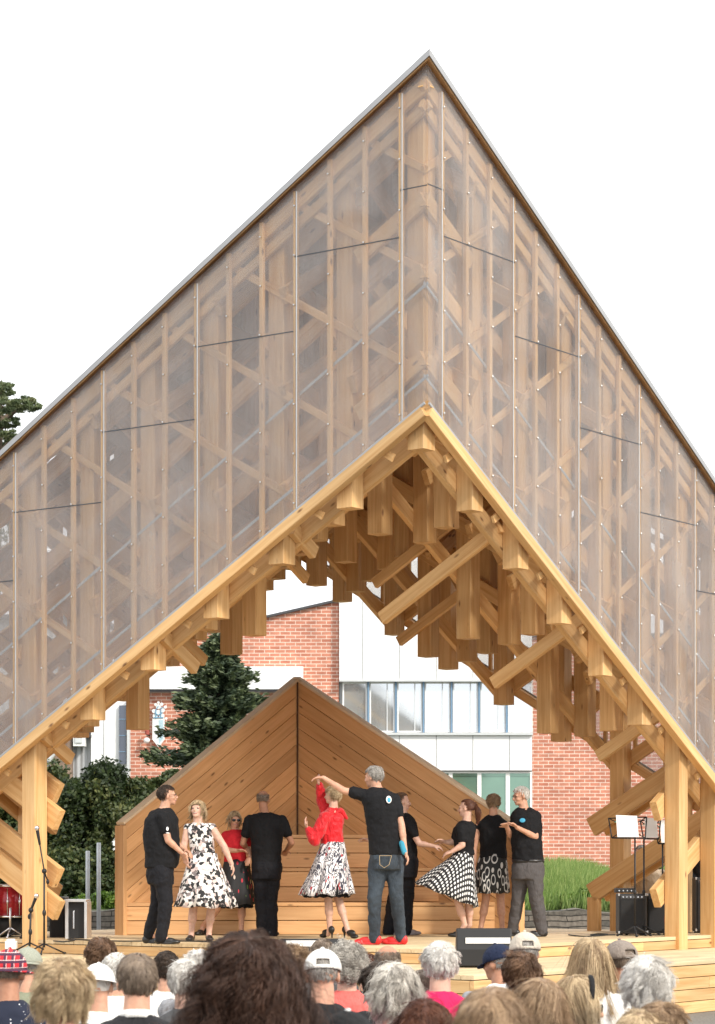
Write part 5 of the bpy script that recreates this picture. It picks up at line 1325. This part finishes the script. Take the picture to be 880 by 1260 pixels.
# ================= the audience =================
def tartan():
    m,nt,b=newmat('red tartan wool'); tc=N(nt,'ShaderNodeTexCoord').outputs['Object']
    def band(axis,sc,th,off=0):
        sp=N(nt,'ShaderNodeSeparateXYZ'); nt.links.new(mapping(nt,tc,(sc,sc,sc),(off,off,off)),sp.inputs[0]); fr=N(nt,'ShaderNodeMath',operation='FRACT'); nt.links.new(sp.outputs[axis],fr.inputs[0]); g=N(nt,'ShaderNodeMath',operation='LESS_THAN',inp={1:th}); nt.links.new(fr.outputs[0],g.inputs[0]); return g.outputs[0]
    c=mix(nt,0,(.50,.02,.03),(.5,.02,.03))
    for ax in (0,2):
        c=mix(nt,mix(nt,.55,(0,0,0),(1,1,1)) if False else band(ax,26,.34),c,(.06,.02,.045))
        c=mix(nt,band(ax,26,.07,.63),c,(.62,.58,.55))
    nt.links.new(c,b.inputs['Base Color']); b.inputs['Roughness'].default_value=.95; return m
M['tartan']=tartan()
def dotnavy():
    m,nt,b=newmat('navy with white specks'); tc=N(nt,'ShaderNodeTexCoord').outputs['Object']; v=N(nt,'ShaderNodeTexVoronoi',inp={'Scale':38.0}); nt.links.new(tc,v.inputs['Vector'])
    c=ramp(nt,v.outputs['Distance'],[(0,(.7,.7,.72)),(.16,(.012,.016,.035))],'CONSTANT'); nt.links.new(c,b.inputs['Base Color']); b.inputs['Roughness'].default_value=.9; return m
M['navydot']=dotnavy()
for k,c in dict(suit=(.018,.018,.02),navy=(.012,.022,.055),jacketgrey=(.07,.07,.072),coral=(.72,.14,.12),pink=(.72,.06,.26),crimson=(.62,.02,.10),whitec=(.74,.73,.70),greyc=(.30,.31,.33),black=(.015,.015,.016),beige=(.40,.34,.26),olive=(.22,.23,.16),lilac=(.45,.30,.36)).items(): M['a_'+k]=cloth('audience '+k,c)
for k,c in dict(whitecap=(.78,.76,.71),beigecap=(.52,.46,.38),greycap=(.24,.20,.17),navycap=(.015,.022,.05),blackcap=(.016,.016,.017),oatcap=(.30,.31,.25),whitehat=(.80,.78,.74)).items(): M['h_'+k]=cloth('cotton '+k,c,.9,.35,30)
def hat(root,c,Rm,s,mat,kind='cap',tilt=0):
    Rt=Rm@Matrix.Rotation(R(-12+tilt),3,'X'); Q=lambda p: c+Rt@(Vector(p)*s)
    er=(.091,.110,.099); ec=(0,-.012,.030); b=MB(); V=[];Fc=[]; nu,nv=32,10
    for j in range(nv+1):
        th=R(4)+R(92)*j/nv
        for i in range(nu):
            ph=2*math.pi*i/nu; k=1+.012*(i%(nu//6)==0)
            V.append(Q((ec[0]+er[0]*math.sin(th)*math.cos(ph)*k,ec[1]+er[1]*math.sin(th)*math.sin(ph)*k,ec[2]+er[2]*math.cos(th)*(1.0)+ (.012 if kind=='flat' and th<1 else 0))))
    for j in range(nv):
        for i in range(nu):
            th=R(4)+R(92)*(j+.5)/nv; ph=2*math.pi*(i+.5)/nu
            if kind=='cap' and j>=nv-3 and abs(ph-1.5*math.pi)<.42 and j<nv-1: continue     # opening above the strap
            Fc.append((j*nu+i,(j+1)*nu+i,(j+1)*nu+(i+1)%nu,j*nu+(i+1)%nu))
    Fc.append(tuple(range(nu)))
    b.add(V,Fc); o=b.build('hat_crown' if kind!='cap' else 'cap_crown',M[mat],root,True); md=o.modifiers.new('t','SOLIDIFY'); md.thickness=.004
    b=MB()
    if kind in('cap','flat'):
        V=[];n=14
        for r_,dz in ((0,0),(.055 if kind=='cap' else .03,-.012)):
            for i in range(n+1):
                a=math.pi*(.14+.72*i/n); e=math.sin((a-math.pi*.14)/(.72)*1.0)
                V.append(Q((math.cos(a)*(er[0]+.004),ec[1]+math.sin(a)*(er[1]+.004)+r_*max(0,math.sin(math.pi*i/n))**.6,ec[2]-.004+dz*math.sin(math.pi*i/n))))
        b.add(V,[(i,i+1,n+2+i,n+1+i) for i in range(n)]); o=b.build('brim',M[mat],root,True); md=o.modifiers.new('t','SOLIDIFY'); md.thickness=.005
    else:
        V=[];n=32
        for r_,dz in ((-.002,0),(.035,-.018)):
            for i in range(n): a=2*math.pi*i/n; V.append(Q((math.cos(a)*(er[0]+r_),ec[1]+math.sin(a)*(er[1]+r_),ec[2]-.004+dz)))
        b.add(V,[(i,(i+1)%n,n+(i+1)%n,n+i) for i in range(n)]); o=b.build('brim',M[mat],root,True); md=o.modifiers.new('t','SOLIDIFY'); md.thickness=.005
    b=MB(); b.ell(Q((0,ec[1],ec[2]+er[2]+.004)),(.010*s,.010*s,.006*s)); b.build('button',M['white'] if mat=='h_blackcap' else M[mat],root,True)
STOOL=[]
def audience(label,x,yt,d,hair,shirt,skin='skin',yaw=0,pitch=0,s=1.0,hat_=None,glass=None,collar=None,hood=False,wide=1.0,lean=0,extra=None,roll=0):
    if hat_ and hair: hair=dict(hair,vol=.93,curl=0)
    top=CZ+(YH-yt)/F*d; v=hair.get('vol',1.0) if hair else 1.0
    hz=top-(.032+.082*v+.012)*s-(.008 if hat_ else 0); c=Vector(((x-XC)/F*d,d,hz)); Rm=headframe(R(yaw),R(pitch),R(roll))
    hip=c+Vector((0,-.03+lean,-.74)); root=empty('person',(hip.x,hip.y,max(0,hip.z-.42)),label,'person','seated audience in front of the stage')
    near=d<12; body=MB(); headgeo(body,c,Rm,s); yb=yaw*.3; Ry=rotz(R(yb)); L=lambda p: Vector((c.x,c.y,c.z))+Ry@Vector(p)
    caps(body,c+Rm@Vector((0,-.02,-.05))*s,L((0,-.035,-.17)),.055*s,.060*s)
    k=wide
    def trunk(e): return [(L((0,-.035,-.135+e*.4)),.055+e*.6,.055+e*.6,R(yb)),(L((0,-.03,-.165+e*.3)),.10*k+e,.075+e,R(yb)),(L((0,-.03,-.20)),.170*k+e,.095+e,R(yb)),(L((0,-.03,-.26)),.200*k+e,.11+e,R(yb)),(L((0,-.02,-.40)),.175*k+e,.12+e,R(yb)),(L((0,0,-.55)),.16*k+e,.125+e,R(yb)),(L((0,0,-.72)),.175*k+e,.13+e,R(yb)),(L((0,0,-.80)),.16*k+e,.12+e,R(yb))]
    loft(body,trunk(-.012)); sh=MB(); loft(sh,trunk(.008))
    tm=MB(); loft(tm,[(L((0,0,-.66)),.175*k,.14,R(yb)),(L((0,0,-.82)),.18*k,.14,R(yb))]); gz_=max(0,hip.z-.42)
    for q in (-1,1):
        S_=L((q*.185*k,-.02,-.235)); E_=L((q*.23*k,.06,-.50)); Wr=L((q*.09,.26,-.66)); limb(body,[S_,E_,Wr],[.048,.038,.026]); hand(body,Wr,Ry@Vector((-q*.5,1,-.2)),(0,0,-1),.95,.5)
        limb(sh,[S_,E_,E_.lerp(Wr,.92)],[.070,.055,.038])
        H=L((q*.09,.03,-.76)); K=L((q*.12,.44,-.74)); A_=Vector((K.x,K.y+.03,gz_+.09)); A_.z=min(A_.z,K.z-.2)
        limb(tm,[H,K,A_],[.085,.065,.050]); limb(body,[H,K,A_],[.06,.045,.035])
        shoe(root,A_,A_+Vector((0,.2,0)),'shoe',z0=A_.z-.09)
    build_body(root,body,skin,c,Rm,s,0,.008 if near else .012,2)
    garment(root,'trousers',tm,M['a_black'],.02,2)
    garment(root,'jacket' if collar or shirt in('a_suit','a_navy','a_jacketgrey','a_black') else 'shirt',sh,M[shirt],.012 if near else .016,3,.03)
    if collar:
        b=MB(); V=[];n=20
        for h,r_ in ((-.118,.066),(-.150,.075)):
            for i in range(n): a=2*math.pi*i/n; V.append(L((math.cos(a)*r_,-.03+math.sin(a)*r_,h+.012*math.sin(a)*-1)))
        b.add(V,[(i,(i+1)%n,n+(i+1)%n,n+i) for i in range(n)]); o=b.build('collar',M[collar],root,True); md=o.modifiers.new('t','SOLIDIFY'); md.thickness=.008
    if hair:
        link('hair',hair_mesh(c,Rm,s,hair['style'],hair['len'],hair.get('n',1500),v,hair.get('curl',.004),hair.get('rad',.0022),seed=abs(int(x*7+yt))),HM[hair['mat']],root)
    if hat_: hat(root,c,Rm,s*(hair.get('hs',1.0) if hair else 1),hat_[0],hat_[1],hat_[2] if len(hat_)>2 else 0)
    if glass: glasses(root,c,Rm,s,glass=='dark','sunglasses' if glass=='dark' else 'glasses')
    if extra: extra(root,c,Rm,s)
    # the stool below
    z=hip.z-.145; b=MB()
    b.lathe((hip.x,hip.y+.03,z-.04),[(.17,0),(.18,.01),(.18,.035),(.165,.045)],20); STOOL.append(b)
    for a in (.78,2.36,3.93,5.5): b.tube([(hip.x+math.cos(a)*.13,hip.y+.03+math.sin(a)*.13,z-.03),(hip.x+math.cos(a)*.17,hip.y+.03+math.sin(a)*.17,0.0)],.014,6)
    return root
def H(mat,style='short',len=.06,n=1500,vol=1.0,curl=.004,rad=.0022,**k): return dict(mat=mat,style=style,len=len,n=n,vol=vol,curl=curl,rad=rad,**k)
def headband(root,c,Rm,s):
    b=MB(); pts=[c+Rm@(Vector((math.cos(t)*.086,-.0+math.cos(t)*0+.035,.035+math.sin(t)*.092))*s) for t in [math.pi*i/20 for i in range(21)]]; b.tube(pts,.012*s,8); b.build('headband',M['a_black'],root,True)
A_=audience
A_('man in red tartan cap and navy shirt with white specks',12,1168,12.6,H('greybrown','bald',.015,300),'navydot','skin_tan',-12,hat_=('tartan','brim',6))
A_('spectator in grey-green hat just behind the tartan cap',34,1166,14.6,H('grey','short',.03,200),'a_olive',hat_=('h_oatcap','brim'))
A_('woman with short highlighted blonde hair and white collar, seated low in front at left',77,1179,8.3,H('blonde','short',.095,5200,1.14,.006,.0014),'a_whitec','skin',8,3)
A_('spectator with tousled brown hair close to the stage, left of the balding man',124,1153,15.5,H('brown','short',.08,1500,1.08,.008,.003),'a_whitec')
A_('spectator in white knitted hat behind the blonde woman',121,1186,13.4,H('white','short',.02,100),'a_whitec',hat_=('h_whitehat','brim',-4))
A_('white-haired spectator partly hidden behind the balding man, on his left',143,1172,14.6,H('white','short',.05,1200,1.02),'a_whitec')
A_('balding man with grey-brown hair in black suit and white shirt collar',168,1171,10.2,H('greybrown','thin',.045,3200,1.02,.003,.0014),'a_suit','skin',16,4,collar='a_whitec',wide=1.12)
A_('dark-haired spectator in white shirt between the balding man and a white head',205,1170,16.2,H('dark','short',.055,1200,1.03,.005,.003),'a_whitec')
A_('white-haired spectator in dark jacket left of the big dark curls',229,1179,12.8,H('white','short',.06,2200,1.06,.004,.0018),'a_jacketgrey','skin_pale',-8)
A_('spectator with snow-white hair close behind the white head next to the dark curls',246,1168,14.8,H('white','short',.06,1500,1.05),'a_greyc','skin_pale')
A_('spectator with long wavy dark brown hair, largest head in the crowd',305,1150,7.5,H('curly','wavy',.36,12000,1.14,.022,.0013),'a_black','skin',0)
A_('spectator with light sandy curls peeping out right of the big dark curls',361,1166,14.8,H('lightbrown','curly',.08,1600,1.10,.018,.0024),'a_greyc')
A_('spectator with short dark grey hair at the stage edge beside the long monitor',397,1155,17.2,H('greybrown','short',.04,1300,1.02),'a_jacketgrey')
A_('man in white baseball cap and black jacket, in the middle of the crowd',397,1168,11.8,H('grey','short',.02,400),'a_black','skin',2,hat_=('h_whitecap','cap'),wide=1.1)
A_('woman with pale curly hair and coral top right of the white cap',427,1162,14.0,H('silver','curly',.08,2600,1.08,.014,.0022),'a_coral','skin_pale')
A_('spectator with reddish brown hair squeezed between coral top and bald head',452,1173,16.0,H('auburn','short',.05,1100,1.0),'a_beige')
A_('bald brown-headed man looking at the red shoes',477,1161,15.2,H('greybrown','bald',.02,900,1.0),'a_black','skin_tan',0)
A_('spectator with dark brown hair left of the wavy silver hair',466,1184,13.0,H('dark','short',.09,2000,1.06,.006),'a_black','skin')
A_('woman with wavy silver-blonde hair and bright pink top, centre front',486,1184,10.6,H('silver','bob',.14,4200,1.12,.010,.0016),'a_pink','skin_pale',-6,2)
A_('spectator with straight grey-brown hair behind the wavy silver hair',521,1192,13.2,H('greybrown','bob',.14,1800,1.04,.003),'a_lilac')
A_('white-haired spectator in crimson top in front of the right stage monitor',541,1158,13.0,H('white','short',.07,3000,1.08,.005,.002),'a_crimson','skin_pale',6)
A_('spectator with dark auburn hair at the bottom edge right of the pink top',523,1229,8.8,H('auburn','bob',.16,3600,1.08,.005,.0016),'a_black')
A_('person in black cap with white button at the bottom edge',428,1243,7.6,H('dark','short',.02,200),'a_black',hat_=('h_blackcap','cap',20))
A_('man in navy cap and grey shirt facing left, behind the beige cap',613,1162,15.6,H('grey','short',.02,300),'a_greyc','skin_tan',50,hat_=('h_navycap','cap',-4))
A_('man in beige cotton cap in front of the right stage monitor',646,1147,14.2,H('grey','short',.025,500),'a_whitec','skin_tan',6,hat_=('h_beigecap','cap',4))
A_('spectator with messy brown hair directly below the beige cap',642,1171,12.6,H('brown','short',.09,2600,1.06,.010,.002),'a_lilac','skin')
A_('woman with soft light brown hair, very near, bottom centre right',605,1214,7.0,H('lightbrown','bob',.17,6000,1.22,.006,.0013),'a_beige','skin',-4)
A_('woman with smooth fawn hair, second of the two near heads, bottom centre right',664,1202,8.8,H('lightbrown','bob',.18,4200,1.12,.003,.0015),'a_lilac','skin',6)
A_('blonde woman with black headband and sunglasses turned to the right',712,1200,10.6,H('blonde','long',.22,3600,1.06,.003,.0016),'a_greyc','skin',-84,-8,glass='dark',extra=headband)
A_('woman with long straight blonde hair down her back near the stage corner',727,1153,13.2,H('blonde','long',.34,3000,1.06,.003,.002),'a_whitec')
A_('man in grey-brown cap and navy jacket beside the long blonde hair',763,1157,13.4,H('greybrown','short',.02,500),'a_navy','skin_tan',28,hat_=('h_greycap','cap',4),wide=1.1)
A_('spectator with thick white hair and grey jacket, rightmost large head',795,1177,10.2,H('white','short',.10,4800,1.14,.007,.0015),'a_jacketgrey','skin_pale',12)
A_('spectator with light brown hair at the bottom edge below the thick white hair',812,1232,8.8,H('lightbrown','short',.08,3600,1.08,.005,.0015),'a_greyc')
A_('blond head just rising over the bottom edge, lowest in the crowd',786,1243,8.2,H('blonde','short',.08,3200,1.04,.004,.0015),'a_beige')

for b in STOOL: o=b.build('stool',M['a_black']); tag(o,'low dark stool hidden under a seated spectator','stool','stools of the audience')
